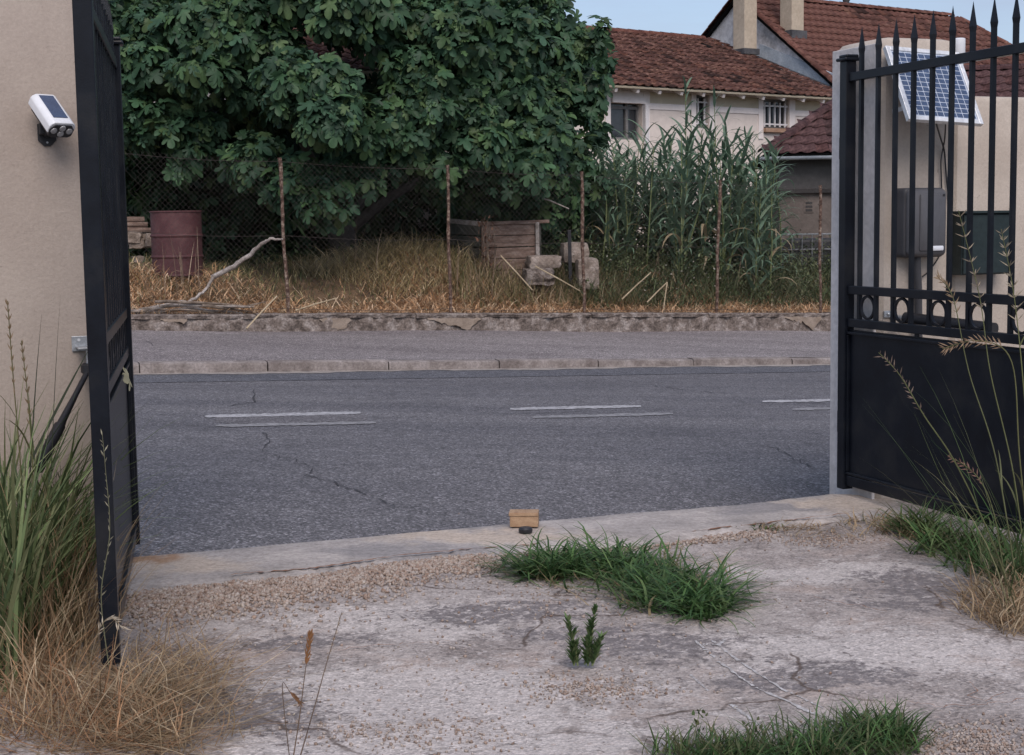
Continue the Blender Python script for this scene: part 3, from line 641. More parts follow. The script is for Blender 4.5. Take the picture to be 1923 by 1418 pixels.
def make_gate(H, D, L, label, side):
    """H hinge point on the ground, D unit direction to the free end, side: normal towards the opening"""
    g = empty('gate_leaf', H, label, 'gate', 'pair of open gate leaves'); N_ = Vector(side)
    b = lambda u, z: H + D * u + UZ * z
    def bar(name, a, c, wa, wb, bev=.003): return MB().bar(a, c, N_, wa, wb).build(name, M['black'], g, bevel=bev)
    st = bar('stile', b(0, .03), b(0, 2.05), .055, .055)
    mb = MB(); mb.box(b(0, 2.058), D, N_, UZ, .042, .042, .008); mb.box(b(0.006, 2.072), D, N_, UZ, .034, .034, .008); mb.build('cap', M['black'], st, bevel=.006)
    bar('stile', b(L, .03), b(L, 2.05), .055, .055)
    u0, u1 = .029, L - .029
    bar('top_rail', b(u0, 1.975), b(u1, 1.975), .03, .04)
    bar('middle_rail', b(u0, .985), b(u1, .985), .03, .04)
    bar('middle_rail', b(u0, .83), b(u1, .83), .03, .04)
    bar('bottom_rail', b(u0, .075), b(u1, .075), .03, .05)
    mb = MB(); mb.box(b(L / 2, .452) , D, N_, UZ, L / 2 - .03, .003, .345); pn = mb.build('panel', M['black'], g)
    for z in (.11, .782):
        MB().bar(b(u0, z) + N_ * .0105, b(u1, z) + N_ * .0105, N_, .014, .012).build('panel_bead', M['black'], pn, bevel=.002)
    for u in (.036, L - .036):
        MB().bar(b(u, .12) + N_ * .0105, b(u, .77) + N_ * .0105, N_, .014, .012).build('panel_bead', M['black'], pn, bevel=.002)
    for u in (L * .33, L * .53, L * .78): MB().box(b(u, .803), D, N_, UZ, .012, .004, .01).build('weld_tab', M['black'], pn)
    n = 12; us = [u0 + (u1 - u0) * (k + .62) / (n + .24) for k in range(n)]
    for u in us:
        lean = Vector((random.uniform(-.003, .003), 0, 0)); mb = MB()
        a, c = b(u, .848), b(u, 2.075)
        mb.bar(a, c, N_, .018, .018); o_ = len(mb.v)
        q = .009; mb.add([c + D * q + N_ * q, c - D * q + N_ * q, c - D * q - N_ * q, c + D * q - N_ * q,
                          c + UZ * .022 + D * .0112 + N_ * .0112, c + UZ * .022 - D * .0112 + N_ * .0112, c + UZ * .022 - D * .0112 - N_ * .0112, c + UZ * .022 + D * .0112 - N_ * .0112, c + UZ * .125],
                         [(0, 1, 5, 4), (1, 2, 6, 5), (2, 3, 7, 6), (3, 0, 4, 7), (4, 5, 8), (5, 6, 8), (6, 7, 8), (7, 4, 8)])
        mb.build('picket', M['black'], g)
    for k in range(0, n - 1, 2):
        um = (us[k] + us[k + 1]) / 2; r = .052; mb = MB(); pts = [b(um + r * math.cos(t_), .9075 + r * math.sin(t_)) for t_ in np.linspace(0, 2 * PI, 33)]
        vs = []; sec = [(-.006, -.005), (.006, -.005), (.006, .005), (-.006, .005)]
        for t_ in np.linspace(0, 2 * PI, 32, endpoint=False):
            rd = D * math.cos(t_) + UZ * math.sin(t_)
            for (q, e) in sec: vs.append(b(um, .9075) + rd * (r + e) + N_ * q)
        mb.add(vs, [(i * 4 + k2, i * 4 + (k2 + 1) % 4, ((i + 1) % 32) * 4 + (k2 + 1) % 4, ((i + 1) % 32) * 4 + k2) for i in range(32) for k2 in range(4)])
        mb.build('ring', M['black'], g, smooth=40)
    for z in (.35, 1.65):
        MB().lathe(b(-.045, z - .05), [(.014, 0), (.014, .1)], 12).build('hinge', M['black'], g, smooth=40)
    return g
HR = at(1588, 700, 7.08); HR.z = 0; ER = at(1908, 900, 5.936); ER.z = 0
DR = (ER - HR).normalized(); NR = Vector((-DR.y, DR.x, 0)); NR = NR if NR.dot(-HR) > 0 else -NR
make_gate(HR, DR, 1.68, 'black spiked steel gate leaf standing open in front of the solar panel pillar', NR)
HL = at(233, 600, 6.05); HL.z = 0; EL = at(181, 600, 4.36); EL.z = 0
DL = (EL - HL).normalized(); NL = Vector((-DL.y, DL.x, 0)); NL = NL if NL.x > 0 else -NL
make_gate(HL, DL, (EL - HL).length, 'black steel gate leaf seen edge-on, swung open beside the tall beige wall', NL)

# ---- things on the right pillar: solar panel
FP = PC + TN * .002                                           # pillar front plane
def onface(px, py, o=0.0): return onpl(px, py, FP + TN * o, TN)
tl, tr = onface(1655, 88, .03), onface(1795, 100, .03)
OUT = .235
bl, br = onpl(1710, 226, FP + TN * OUT, TN), onpl(1848, 236, FP + TN * OUT, TN)
ctr = (tl + tr + bl + br) / 4; ax = ((tr - tl) + (br - bl)).normalized(); ay = ((tl - bl) + (tr - br)); ay = (ay - ax * ay.dot(ax)); hh = ay.length / 4; ay.normalize()
az = ax.cross(ay).normalized(); az = az if az.dot(TN) > 0 else -az; wd = ((tr - tl).length + (br - bl).length) / 4
sol = empty('photovoltaic_module', ctr, 'small blue solar panel with aluminium frame tilted out from the gate pillar', 'solar panel')
t_ = .011
for sgn in (-1, 1):
    MB().box(ctr + ax * sgn * (wd - t_), ax, ay, az, t_, hh, .012).build('frame_bar', M['alu'], sol, bevel=.002)
    MB().box(ctr + ay * sgn * (hh - t_), ax, ay, az, wd - 2 * t_ - .0005, t_, .0118).build('frame_bar', M['alu'], sol, bevel=.002)
bs = MB().box(ctr, ax, ay, az, wd - 2 * t_, hh - 2 * t_, .006).build('backing_sheet', M['backsheet'], sol)
mb = MB(); nc, nr = 10, 13; iw, ih = wd - 2 * t_ - .006, hh - 2 * t_ - .006; cw, ch = 2 * iw / nc, 2 * ih / nr
for i in range(nc):
    for j in range(nr):
        c = ctr + ax * (-iw + cw * (i + .5)) + ay * (-ih + ch * (j + .5)) + az * .0068
        mb.box(c, ax, ay, az, cw / 2 - .0024, ch / 2 - .0024, .0006)
mb.build('solar_cells', M['cell'], bs)['kind'] = 'stuff'
for k in (-.6, .6):
    a = ctr + ax * wd * k - ay * hh * .5 - az * .012; e = a - TN * ((a - FP).dot(TN) - .004); e.z = a.z - .02
    MB().bar(a, e, UZ, .02, .005).build('bracket', M['alu'], sol)
def cable(px_pts, off, r, label, mat=None):
    pts = [onface(x, y, o_) for (x, y), o_ in zip(px_pts, off)]; P = []
    for i in range(len(pts) - 1):
        p0, p1, p2, p3 = pts[max(i - 1, 0)], pts[i], pts[i + 1], pts[min(i + 2, len(pts) - 1)]
        for k in np.linspace(0, 1, 7, endpoint=False):
            P.append(.5 * ((2 * p1) + (p2 - p0) * k + (2 * p0 - 5 * p1 + 4 * p2 - p3) * k * k + (3 * p1 - p0 - 3 * p2 + p3) * k ** 3))
    P.append(pts[-1]); o = MB().tube(P, r, 6).build('cable', mat or M['blackplastic'], None, smooth=60); tag(o, label, 'cable'); return o
cable([(1757, 228), (1765, 255), (1773, 282), (1776, 315), (1779, 350), (1786, 398)], [.15, .06, .02, .012, .012, .012], .0042, 'thin black cable hanging straight from the solar panel to the green cabinet')
cable([(1776, 228), (1774, 262), (1770, 283), (1767, 305), (1768, 340), (1770, 420), (1768, 470), (1748, 505), (1732, 520)], [.13, .05, .016, .016, .012, .012, .012, .012, .012], .0034, 'thin looped black cable running past the grey inverter box')
# grey inverter box
def rrect(c, ax, ay, w_, h_, r, n=5):
    pts = []
    for (sx, sy, a0) in ((1, 1, 0), (-1, 1, 90), (-1, -1, 180), (1, -1, 270)):
        for k in range(n + 1):
            a = math.radians(a0 + 90 * k / n); pts.append(c + ax * (sx * (w_ - r) + r * math.cos(a)) + ay * (sy * (h_ - r) + r * math.sin(a)))
    return pts
ib = onface(1737, 418, .0); bw, bh = .5 * (onface(1771, 418) - onface(1702, 418)).length, .5 * (onface(1737, 353).z - onface(1737, 482).z)
ib = ib - TD * .06; bw *= 1.1
inv = empty('inverter_box', ib, 'dark grey rounded plastic inverter box on the wall behind the gate pickets', 'box')
def layered(name, c, w_, h_, r, d0, d1, mat, parent, ch=.008):
    mb = MB(); rings = [rrect(c + TN * d0, TD, UZ, w_, h_, r), rrect(c + TN * (d1 - ch), TD, UZ, w_, h_, r), rrect(c + TN * d1, TD, UZ, w_ - ch, h_ - ch, r - ch * .6)]
    n = len(rings[0]); vs = sum(rings, []); fs = [(l * n + k, l * n + (k + 1) % n, (l + 1) * n + (k + 1) % n, (l + 1) * n + k) for l in range(2) for k in range(n)] + [tuple(range(2 * n, 3 * n)), tuple(range(n))]
    mb.add(vs, fs); return mb.build(name, mat, parent, smooth=50)
layered('back_shell', ib, bw, bh, .022, .001, .075, M['greybox'], inv)
cov = layered('cover', ib + TD * .003, bw - .008, bh - .006, .026, .076, .105, M['greycover'], inv, .016)
layered('raised_band', ib + TD * .005, bw * .48, bh - .03, .006, .105, .112, M['greycover'], cov, .003)
layered('badge', ib + TD * .045 - UZ * (bh * .74), .036, .0112, .006, .111, .114, M['whiteplastic'], cov, .001)
for sx in (-1, 1):
    for sz in (-1, 1): MB().lathe(ib + TD * sx * (bw - .03) + UZ * sz * (bh - .035) + TN * .1045, [(.006, 0), (.006, .002)], 10, TN).build('screw', M['blackplastic'], cov)
cond = MB().tube([onface(1722, 482, .05), onface(1722, 500, .05), onface(1724, 540, .04), onface(1725, 640, .04)], .019, 12).build('conduit', M['greybox'], None, smooth=50); tag(cond, 'grey cable conduit dropping below the inverter box', 'conduit')
# green cabinet
gc = onface(1834, 458); cw2, ch2 = .5 * (onface(1880, 458) - onface(1790, 458)).length, .5 * (onface(1834, 402).z - onface(1834, 516).z)
cab = empty('utility_cabinet', gc, 'dark green metal cabinet on the garden wall behind tall grass', 'cabinet')
MB().box(gc - TN * .0 + TN * .02, TD, TN, UZ, cw2, .048, ch2).build('cabinet_body', M['greencab'], cab, bevel=.004)
dr = MB().box(gc + TN * .074, TD, TN, UZ, cw2 - .004, .005, ch2 - .006).build('door', M['greencab'], cab, bevel=.003)
MB().lathe(gc + TN * .079 - TD * (cw2 - .025) + UZ * .005, [(.009, 0), (.009, .006), (.005, .008)], 12, TN).build('lock', M['steel'], dr, smooth=40)
MB().box(gc + TN * .03 + UZ * (ch2 + .006), TD, TN, UZ, cw2 + .006, .062, .006).build('rain_hood', M['greencab'], cab, bevel=.002)
# white beacon on the pillar's far shoulder
bc = onpl(1797, 104, PC - TN * .05, TN); bt = onpl(1797, 72, PC - TN * .05, TN); bh_ = (bt - bc).length
be = empty('gate_beacon', bc, 'white cylindrical plastic beacon lamp beside the top of the pillar', 'lamp')
bc = bc + TD * .01
mb = MB(); mb.lathe(bc, [(.028, 0), (.030, .004), (.030, bh_ * .96), (.026, bh_), (.0, bh_ + .001)], 28); mb.build('lens_cover', M['whiteplastic'], be, smooth=50)
mb = MB(); mb.lathe(bc - UZ * .045, [(.022, 0), (.027, .01), (.027, .044)], 24); mb.build('base', M['alu'], be, smooth=50)
MB().bar(bc - UZ * .02, bc - UZ * .02 - TD * .10 , UZ, .012, .03).build('bracket', M['alu'], be)
# opener bracket on the right reveal
rb = onface(1667, 590, .004); rbk = empty('wall_bracket', rb, 'small galvanised wall bracket seen low between the gate pickets', 'bracket')
MB().box(rb, TD, TN, UZ, .022, .004, .016).build('plate', M['steel'], rbk, bevel=.002); MB().lathe(rb + TN * .004, [(.007, 0), (.007, .006), (.003, .008)], 8, TN).build('bolt', M['steel'], rbk)
# opener motor tube behind the right gate at ring height
mo = onface(1700, 598, .10); mt_ = empty('gate_opener', mo, 'black gate opener arm lying behind the ring row by the pillar', 'gate opener')
MB().tube([mo, mo + TN * .45 + TD * .14 - UZ * .03], .03, 14).build('motor_tube', M['blackplastic'], mt_, smooth=50)
MB().tube([mo - TN * .09, mo], .014, 10).build('rod', M['steel'], mt_, smooth=50)
# left opener
LF = LC + TN * .002
lp = lambda px, py, o=0.0: onpl(px, py, LF + TN * o, TN)
b0 = lp(157, 645, .0); lo_ = empty('gate_opener', b0, 'galvanised bracket with black actuator arm on the tall beige wall', 'gate opener')
MB().box(b0 + TN * .003, TD, TN, UZ, .045, .003, .03).build('wall_plate', M['steel'], lo_, bevel=.002)
MB().box(b0 + TN * .06 - UZ * .012, TD, TN, UZ, .032, .057, .004).build('lug', M['steel'], lo_, bevel=.002)
MB().lathe(b0 - TD * .018 + UZ * .015 + TN * .006, [(.006, 0), (.006, .005)], 8, TN).build('bolt', M['alu'], lo_)
MB().lathe(b0 + TN * .07 + TD * .008 - UZ * .115, [(.02, 0), (.03, .008), (.03, .035), (.022, .043)], 18).build('pivot', M['blackplastic'], lo_, smooth=40)
pv = b0 + TN * .07 + TD * .008 - UZ * .095
arm = lp(112, 800, .28); MB().tube([pv, pv.lerp(arm, .45), arm], [.011, .011, .016], 12).build('arm', M['blackplastic'], lo_, smooth=40)
MB().tube([arm, arm + (arm - pv).normalized() * .22], .022, 14).build('motor_tube', M['blackplastic'], lo_, smooth=40)
MB().tube([pv + UZ * .02, b0 + TN * .07 + TD * .008 - UZ * .02], .008, 8).build('pin', M['steel'], lo_)

# solar security lamp on the left wall
lc = lp(97, 215, .10); fwd = (TN * .62 + TD * .30 - UZ * .62).normalized(); rgt = fwd.cross(UZ).normalized() * 1; rgt = rgt if rgt.dot(TD) > 0 else -rgt; upl = rgt.cross(fwd).normalized(); upl = upl if upl.z > 0 else -upl
sl = empty('solar_lamp', lc, 'white dummy camera solar lamp with black lens face on the beige wall', 'lamp')
def prof_ext(name, prof, a, b, mat, parent, smooth=35, bev=0):
    n = len(prof); vs = [lc + rgt * x + upl * y + fwd * a for x, y in prof] + [lc + rgt * x + upl * y + fwd * b for x, y in prof]
    mb = MB(); mb.add(vs, [tuple(range(n)), tuple(range(n, 2 * n))] + [(i, (i + 1) % n, n + (i + 1) % n, n + i) for i in range(n)]); return mb.build(name, mat, parent, smooth=smooth, bevel=bev)
hw, ht = .054, .030
shell = [(-hw, -.018), (-hw, .012), (-hw + .006, .022), (-hw + .018, ht), (hw - .018, ht), (hw - .006, .022), (hw, .012), (hw, -.018)]
prof_ext('shell', shell, -.085, .088, M['whiteplastic'], sl, bev=.003)
core = [(-hw + .006, -.028), (-hw + .003, 0), (-hw + .02, .02), (hw - .02, .02), (hw - .003, 0), (hw - .006, -.028), (hw - .02, -.036), (-hw + .02, -.036)]
face = prof_ext('lens_face', core, -.06, .092, M['blackplastic'], sl, bev=.002)
for x, y in ((-.032, -.006), (0, .006), (.032, -.006), (0, -.02)):
    MB().lathe(lc + rgt * x + upl * y + fwd * .0915, [(.0135, 0), (.012, .003), (.005, .0045)], 16, fwd).build('led_lens', M['led'], face, smooth=50)
c_ = lc + upl * (ht + .001) - fwd * .008
MB().box(c_, rgt, fwd, upl, .030, .066, .0015).build('solar_cell', M['cell'], sl, bevel=.001)
wp = lp(88, 258, .0)
MB().prism([wp + TN * .001 + TD * x + UZ * z for x, z in ((-.034, .05), (.034, .05), (.034, -.012), (.012, -.034), (-.012, -.034), (-.034, -.012))], TN * .008).build('wall_plate', M['blackplastic'], sl, bevel=.002)
MB().tube([wp + TN * .008 + UZ * .01, wp + TN * .055 + UZ * .015, lc - upl * .038 - fwd * .01], .013, 10).build('ball_arm', M['blackplastic'], sl, smooth=50)
MB().box(wp + TN * .03 + UZ * .03, TD, TN, UZ, .03, .022, .022).build('clamp', M['blackplastic'], sl, bevel=.004)
MB().lathe(wp + TN * .009 - UZ * .02, [(.004, 0), (.004, .003)], 8, TN).build('screw', M['steel'], sl)

# wooden block and rubber stop on the threshold
wb = atz(984, 991, .004); blk = empty('wooden_block', wb, 'small split pine block standing on the concrete threshold', 'block')
fx = (atz(1010, 990) - atz(957, 990)); L_ = fx.length; fx.normalize(); fy = Vector((-fx.y, fx.x, 0))
MB().box(wb + UZ * .026 + fy * .04, fx, fy, UZ, L_ / 2, .04, .024).build('lower_piece', M['wood'], blk, bevel=.003)
MB().box(wb + UZ * .058 + fy * .038 - fx * .002, fx, fy, UZ, L_ / 2 + .002, .042, .008).build('upper_piece', M['wood'], blk, bevel=.003)
rs = atz(987, 1000, .004); mb = MB(); mb.lathe(rs, [(.028, 0), (.030, .006), (.030, .016), (.024, .023), (0, .024)], 20); tag(mb.build('rubber_stop', M['blackplastic'], None, smooth=40), 'round black rubber stop in front of the pine block', 'gate stop')

# ================================================================== HOUSES
def ground_under(x, y): return min(gz(x, y), float(gard_z(x, y))) - .3
def tile_template(w_, l, tilt=.035):
    xs = [0, .16, .34, .52, .70, .86, 1.0]; hs = [.022, .004, .0, .004, .022, .034, .026]
    V = []
    for yy, zz in ((0, tilt), (l, 0.0)):
        for x, h in zip(xs, hs): V.append((x * w_, yy, h + zz))
    for x, h in zip(xs, hs): V.append((x * w_, 0, h + tilt - .02))
    n = len(xs); Fq = [(i, i + 1, n + i + 1, n + i) for i in range(n - 1)] + [(2 * n + i, 2 * n + i + 1, i + 1, i) for i in range(n - 1)]
    return np.array(V), np.array(Fq)
def tile_roof(parent, O, e, g, length, slope, inside, mat, w_=.235, l=.36, hue=((1, 1, 1),), nobj=300, jit=.22):
    """tiles on the plane O + e*a + g*b ; inside(a,b) clips"""
    O, e, g = Vector(O), Vector(e), Vector(g); nrm = e.cross(g).normalized(); nrm = nrm if nrm.z > 0 else -nrm
    V0, F0 = tile_template(w_ * 1.02, l * 1.16); P = []; A = []
    for j in range(int(slope / l) + 1):
        for i in range(int(length / w_) + 1):
            a, b = i * w_ , j * l
            if not inside(a + w_ / 2, b + l / 2): continue
            P.append(O + e * (a + random.uniform(-.006, .006)) + g * (b + random.uniform(-.008, .008)) + nrm * (.012 + random.uniform(-.003, .006)))
            r = random.uniform(-.02, .02); A.append(((e + g * r).normalized(), (g - e * r).normalized()))
    P = np.array([tuple(p) for p in P]); n = len(P)
    Mx = np.array([[(x.x, y.x, nrm.x), (x.y, y.y, nrm.y), (x.z, y.z, nrm.z)] for x, y in A])
    T = tints(n, hue, jit)
    d = P - np.array(EYE); dep = d @ np.array(FW); u = d @ np.array(RT) / dep * F + IW / 2; v = IH / 2 - d @ np.array(UPV) / dep * F
    vis = (u > -20) & (u < IW + 20) & (v > -20) & (v < IH); order = np.lexsort((dep, ~vis)); sel = order[:nobj]; sel = sel[vis[sel]]
    rest = np.setdiff1d(np.arange(n), sel)
    var = []
    for k in range(10):
        c = tints(1, hue, jit)[0]; var.append(npmesh('roof_tile', V0, F0, np.repeat(c[None], len(V0), 0)))
        var[-1].materials.append(mat)
    for i in sel:
        o = bpy.data.objects.new('roof_tile', var[random.randrange(10)]); COL.objects.link(o); o.parent = parent
        mm = Matrix.Identity(4)
        for a in range(3):
            for b in range(3): mm[a][b] = Mx[i][a][b]
            mm[a][3] = P[i][a]
        o.matrix_basis = mm                # parent matrix is undone below
        o.matrix_parent_inverse = parent.matrix_world_inv if hasattr(parent, 'matrix_world_inv') else Matrix.Translation(-Vector(PLOC[parent.name]))
    if len(rest):
        V, Fc = instance(V0, F0, Mx[rest], P[rest]); o = npobj('roof_tiles', V, Fc, mat, None, np.repeat(T[rest], len(V0), 0)); o.parent = parent
        o.matrix_parent_inverse = Matrix.Translation(-Vector(PLOC[parent.name])); o['kind'] = 'stuff'
PLOC = {}
def sub(o, parent):                          # re-parent a world-space mesh under a part whose thing sits at PLOC
    o.parent = parent; o.matrix_parent_inverse = Matrix.Translation(-Vector(PLOC[parent.name])); return o
def part(mb, name, mat, thing, smooth=None, bevel=0):
    o = mb.build(name, mat, thing, smooth, bevel); PLOC[o.name] = (0, 0, 0); return o      # world matrix of such a part is the identity
def wall_holes(mb, O, e, n, a0, a1, z0, z1, holes, depth=.22):
    As = sorted({a0, a1, *[h[0] for h in holes], *[h[1] for h in holes]}); Zs = sorted({z0, z1, *[h[2] for h in holes], *[h[3] for h in holes]})
    pt = lambda a, z, d=0: O + e * a - n * d + UZ * z
    for x0, x1 in zip(As[:-1], As[1:]):
        for y0, y1 in zip(Zs[:-1], Zs[1:]):
            cx, cy = (x0 + x1) / 2, (y0 + y1) / 2
            if any(h[0] < cx < h[1] and h[2] < cy < h[3] for h in holes): continue
            mb.add([pt(x0, y0), pt(x1, y0), pt(x1, y1), pt(x0, y1)], [(0, 1, 2, 3)])
    for (x0, x1, y0, y1) in holes:
        for q in (((x0, y0), (x1, y0)), ((x1, y0), (x1, y1)), ((x1, y1), (x0, y1)), ((x0, y1), (x0, y0))):
            mb.add([pt(*q[0]), pt(*q[1]), pt(*q[1], depth), pt(*q[0], depth)], [(0, 1, 2, 3)])
# ---- house A (cream, long)
TA = math.radians(37); EA = Vector((math.cos(TA), math.sin(TA), 0)); NA = Vector((math.sin(TA), -math.cos(TA), 0))
WA = at(1200, 300, 32.0); WA.z = 0
def pa(px, py, o=0.0):
    v = onpl(px, py, WA + NA * o, NA) - WA; return v.dot(EA), v.z
hA = empty('house', WA, 'long cream house with mossy red tile roof behind the reeds', 'house')
aL, aR = pa(560, 150)[0], pa(1572, 160)[0]
zE = pa(1345, 166)[1]
zg = -2.2
w1 = (pa(1147, 205)[0], pa(1206, 205)[0], pa(1170, 262)[1], pa(1170, 184)[1])
w2 = (pa(1307, 200)[0], pa(1331, 200)[0], pa(1318, 240)[1], pa(1318, 178)[1])
w3 = (pa(1433, 215)[0], pa(1481, 215)[0], pa(1456, 241)[1], pa(1456, 186)[1])
mb = MB(); wall_holes(mb, WA, EA, NA, aL, aR, zg, zE, [w1, w2, w3])
mb.add([WA + EA * aL + UZ * zg, WA + EA * aL + UZ * zE, WA + EA * aL - NA * 8 + UZ * zE, WA + EA * aL - NA * 8 + UZ * zg], [(0, 1, 2, 3)])
part(mb, 'wall', M['housewall'], hA)
def trimbox(name, a0, a1, z0, z1, th=.02, mat=None, parent=hA, o=0.0):
    c = WA + EA * ((a0 + a1) / 2) + NA * (o + th / 2) + UZ * ((z0 + z1) / 2)
    return part(MB().box(c, EA, NA, UZ, (a1 - a0) / 2, th / 2, (z1 - z0) / 2), name, mat or M['trim'], parent)
zb0, zb1 = pa(1345, 211)[1], pa(1345, 200)[1]
vert = [(w1[0] - .16, w1[0] - .02), (w1[1] + .02, w1[1] + .2), (w2[0] - .15, w2[0] - .01), (w2[1] + .01, w2[1] + .2), (w3[0] - .16, w3[0] - .01), (w3[1] + .01, w3[1] + .2)]
xs = [aL] + [q for v_ in vert for q in v_] + [aR]
for a, b in vert: trimbox('trim_band', a, b, w1[2] - .4 if a < w2[0] - .3 else zb0 - .55, zE - .16, .022)
for k in range(0, len(xs), 2):
    if k in (2, 6, 10): continue
    if xs[k + 1] - xs[k] > .05: trimbox('trim_band', xs[k] + .003, xs[k + 1] - .003, zb0, zb1, .02)
for wv in (w1, w2, w3): trimbox('lintel_band', wv[0] - .019, wv[1] + .019, wv[3] + .012, zE - .16, .018)
trimbox('frieze', aL, aR, zE - .155, zE - .002, .024)
for k in range(0, len(xs), 2):
    if k in (2, 6, 10) or xs[k + 1] - xs[k] < .3: continue
    trimbox('cream_panel', xs[k] + .004, xs[k + 1] - .004, zb1 + .004, zE - .16, .008, M['housepanel'])
def window(wv, kind):
    c = lambda a, z, d: WA + EA * a - NA * d + UZ * z
    a0, a1, z0, z1 = wv; fr = MB(); d = .15
    f = .05
    for (p0, p1, q0, q1) in ((a0, a0 + f, z0, z1), (a1 - f, a1, z0, z1), (a0 + f, a1 - f, z0, z0 + f), (a0 + f, a1 - f, z1 - f, z1)):
        fr.box(c((p0 + p1) / 2, (q0 + q1) / 2, d), EA, NA, UZ, (p1 - p0) / 2, .03, (q1 - q0) / 2)
    if kind == 1:
        am = a0 + (a1 - a0) * .5
        for am in (a0 + .02 + (a1 - a0) * .60,): fr.box(c(am, (z0 + z1) / 2, d - .003), EA, NA, UZ, .035, .03, (z1 - z0) / 2 - f)
        fr.box(c((a0 + a1) / 2, z1 - .19, d - .006), EA, NA, UZ, (a1 - a0) / 2 - f, .028, .03)
    wn = part(fr, 'window', M['winframe'], hA)
    sub(MB().add([c(a0, z0, d + .01), c(a1, z0, d + .01), c(a1, z1, d + .01), c(a0, z1, d + .01)], [(0, 1, 2, 3)]).build('pane', M['glass']), wn)
    if kind == 1:
        sub(MB().box(c((a0 + a1) / 2 + .03, z1 - .045, .03), EA, NA, UZ, (a1 - a0) / 2 + .02, .10, .06).build('shutter_box', M['trim']), wn)
        sub(MB().box(c(a1 + .05, (z0 + z1) / 2 - .1, -.05), EA, NA, UZ, .045, .05, (z1 - z0) / 2 - .02).build('guide_rail', M['whitemetal']), wn)
    if kind == 3:
        nb = 5 if a1 - a0 > .5 else 2
        for k in range(nb):
            a = a0 + (a1 - a0) * (k + .45) / nb
            sub(MB().tube([c(a, z0 + .03, .03), c(a, z1 - .08, .03)], .022, 6).build('bar', M['whitemetal']), wn)
        for z in (z0 + .09, z1 - .16):
            sub(MB().bar(c(a0 + .01, z, .03), c(a1 - .01, z, .03), UZ, .035, .012).build('cross_bar', M['whitemetal']), wn)
    if a1 - a0 > .4 and kind == 3: sub(MB().box(c((a0 + a1) / 2, z0 - .05, -.03), EA, NA, UZ, (a1 - a0) / 2 + .01, .07, .045).build('sill', M['brick']), wn)
window(w1, 1); window(w2, 3); window(w3, 3)
RUNA, OVH = 4.2, .42
zR = onpl(1235, 71, WA - NA * RUNA, NA).z
gA = (-NA * (RUNA) + UZ * (zR - zE)).normalized(); slopeA = math.hypot(RUNA + OVH, (zR - zE) * (RUNA + OVH) / RUNA)
EO = WA + EA * (aL - .3) + UZ * zE - gA * (OVH / abs(gA.dot(NA))) + UZ * .05
lenA = aR - aL + .3
nrmA = EA.cross(gA).normalized(); nrmA = nrmA if nrmA.z > 0 else -nrmA
rf = part(MB().prism([EO, EO + EA * lenA, EO + EA * lenA + gA * slopeA, EO + gA * slopeA], -nrmA * .035), 'roof', M['housepanel'], hA)
back = -gA + UZ * (2 * gA.z)
PB = EO + gA * slopeA
part(MB().prism([PB, PB + EA * lenA, PB + EA * lenA + Vector((gA.x, gA.y, -gA.z)) * 4, PB + Vector((gA.x, gA.y, -gA.z)) * 4], -UZ * .05), 'roof_back', M['tile_b'], hA)
tile_roof(rf, EO, EA, gA, lenA, slopeA - .1, lambda a, b: a < lenA and b < slopeA, M['tile_a'], hue=((1, 1, 1), (.8, .78, .75), (1.25, 1.1, 1.0), (1.7, 1.45, 1.3), (.6, .58, .56)), nobj=300, jit=.32)
for k in range(int(lenA / .36)):
    p = PB + EA * (k * .36) + nrmA * .03; mb = MB(); vs = []
    for q in (0, .40):
        for t_ in np.linspace(0, PI, 7):
            vs.append(p + EA * q + Vector((NA.x, NA.y, 0)) * (.13 * math.cos(t_)) + UZ * (.10 * math.sin(t_) + (.012 if q == 0 else 0) - .03))
    mb.add(vs, [(i, i + 1, 8 + i, 7 + i) for i in range(6)], (1.1, 1.0, .95)); sub(mb.build('ridge_tile', M['tile_b']), rf)
# rafter tails at the eaves
x = 1095
while x < 1572:
    a = pa(x, 160)[0]; c = WA + EA * a + NA * .18 + UZ * (zE - .03 - .18 * (zR - zE) / RUNA)
    gd = Vector((gA.x, gA.y, gA.z))
    sub(MB().bar(WA + EA * a + NA * .02 + UZ * (zE - .055), WA + EA * a + NA * (OVH - .06) + UZ * (zE - .055 - (OVH - .06) * (zR - zE) / RUNA), EA, .07, .075).build('rafter_tail', M['trim']), rf)
    x += 41 if x < 1300 else 37.5
# ---- house B (taller, red roof, gable end towards A)
TB = math.radians(34); EB = Vector((math.cos(TB), math.sin(TB), 0)); NB = Vector((math.sin(TB), -math.cos(TB), 0))
CB = at(1570, 300, 36.6); CB.z = 0
eaveB = at(1570, 157, 36.6).z
RUNB = 3.43
apex = CB - NB * RUNB; zAp = onpl(1392, -8, CB, EB).z
hB = empty('house', CB, 'taller house with steep red tile roof and two chimneys', 'house')
gB = (-NB * RUNB + UZ * (zAp - eaveB)).normalized(); slB = math.hypot(RUNB, zAp - eaveB)
kB = (zAp - eaveB) / RUNB
mb = MB(); mb.prism([CB + UZ * zg, CB + UZ * eaveB, apex + UZ * zAp, CB - NB * (2 * RUNB) + UZ * eaveB, CB - NB * (2 * RUNB) + UZ * zg], EB * .3)
part(mb, 'gable_wall', M['gablewall'], hB)
LB = (onpl(1795, 40, apex, NB) - apex).dot(EB); HIP = 2.4
mb = MB().add([CB + UZ * zg, CB + EB * (LB + HIP) + UZ * zg, CB + EB * (LB + HIP) + UZ * eaveB, CB + UZ * eaveB], [(0, 1, 2, 3)]); part(mb, 'front_wall', M['gablewall'], hB)
ov = .22
OB = CB - EB * .12 + UZ * eaveB - gB * ov; lenB = LB + HIP + .12; slB2 = slB + ov
nB = EB.cross(gB).normalized(); nB = nB if nB.z > 0 else -nB
ridge_z = UZ * .0
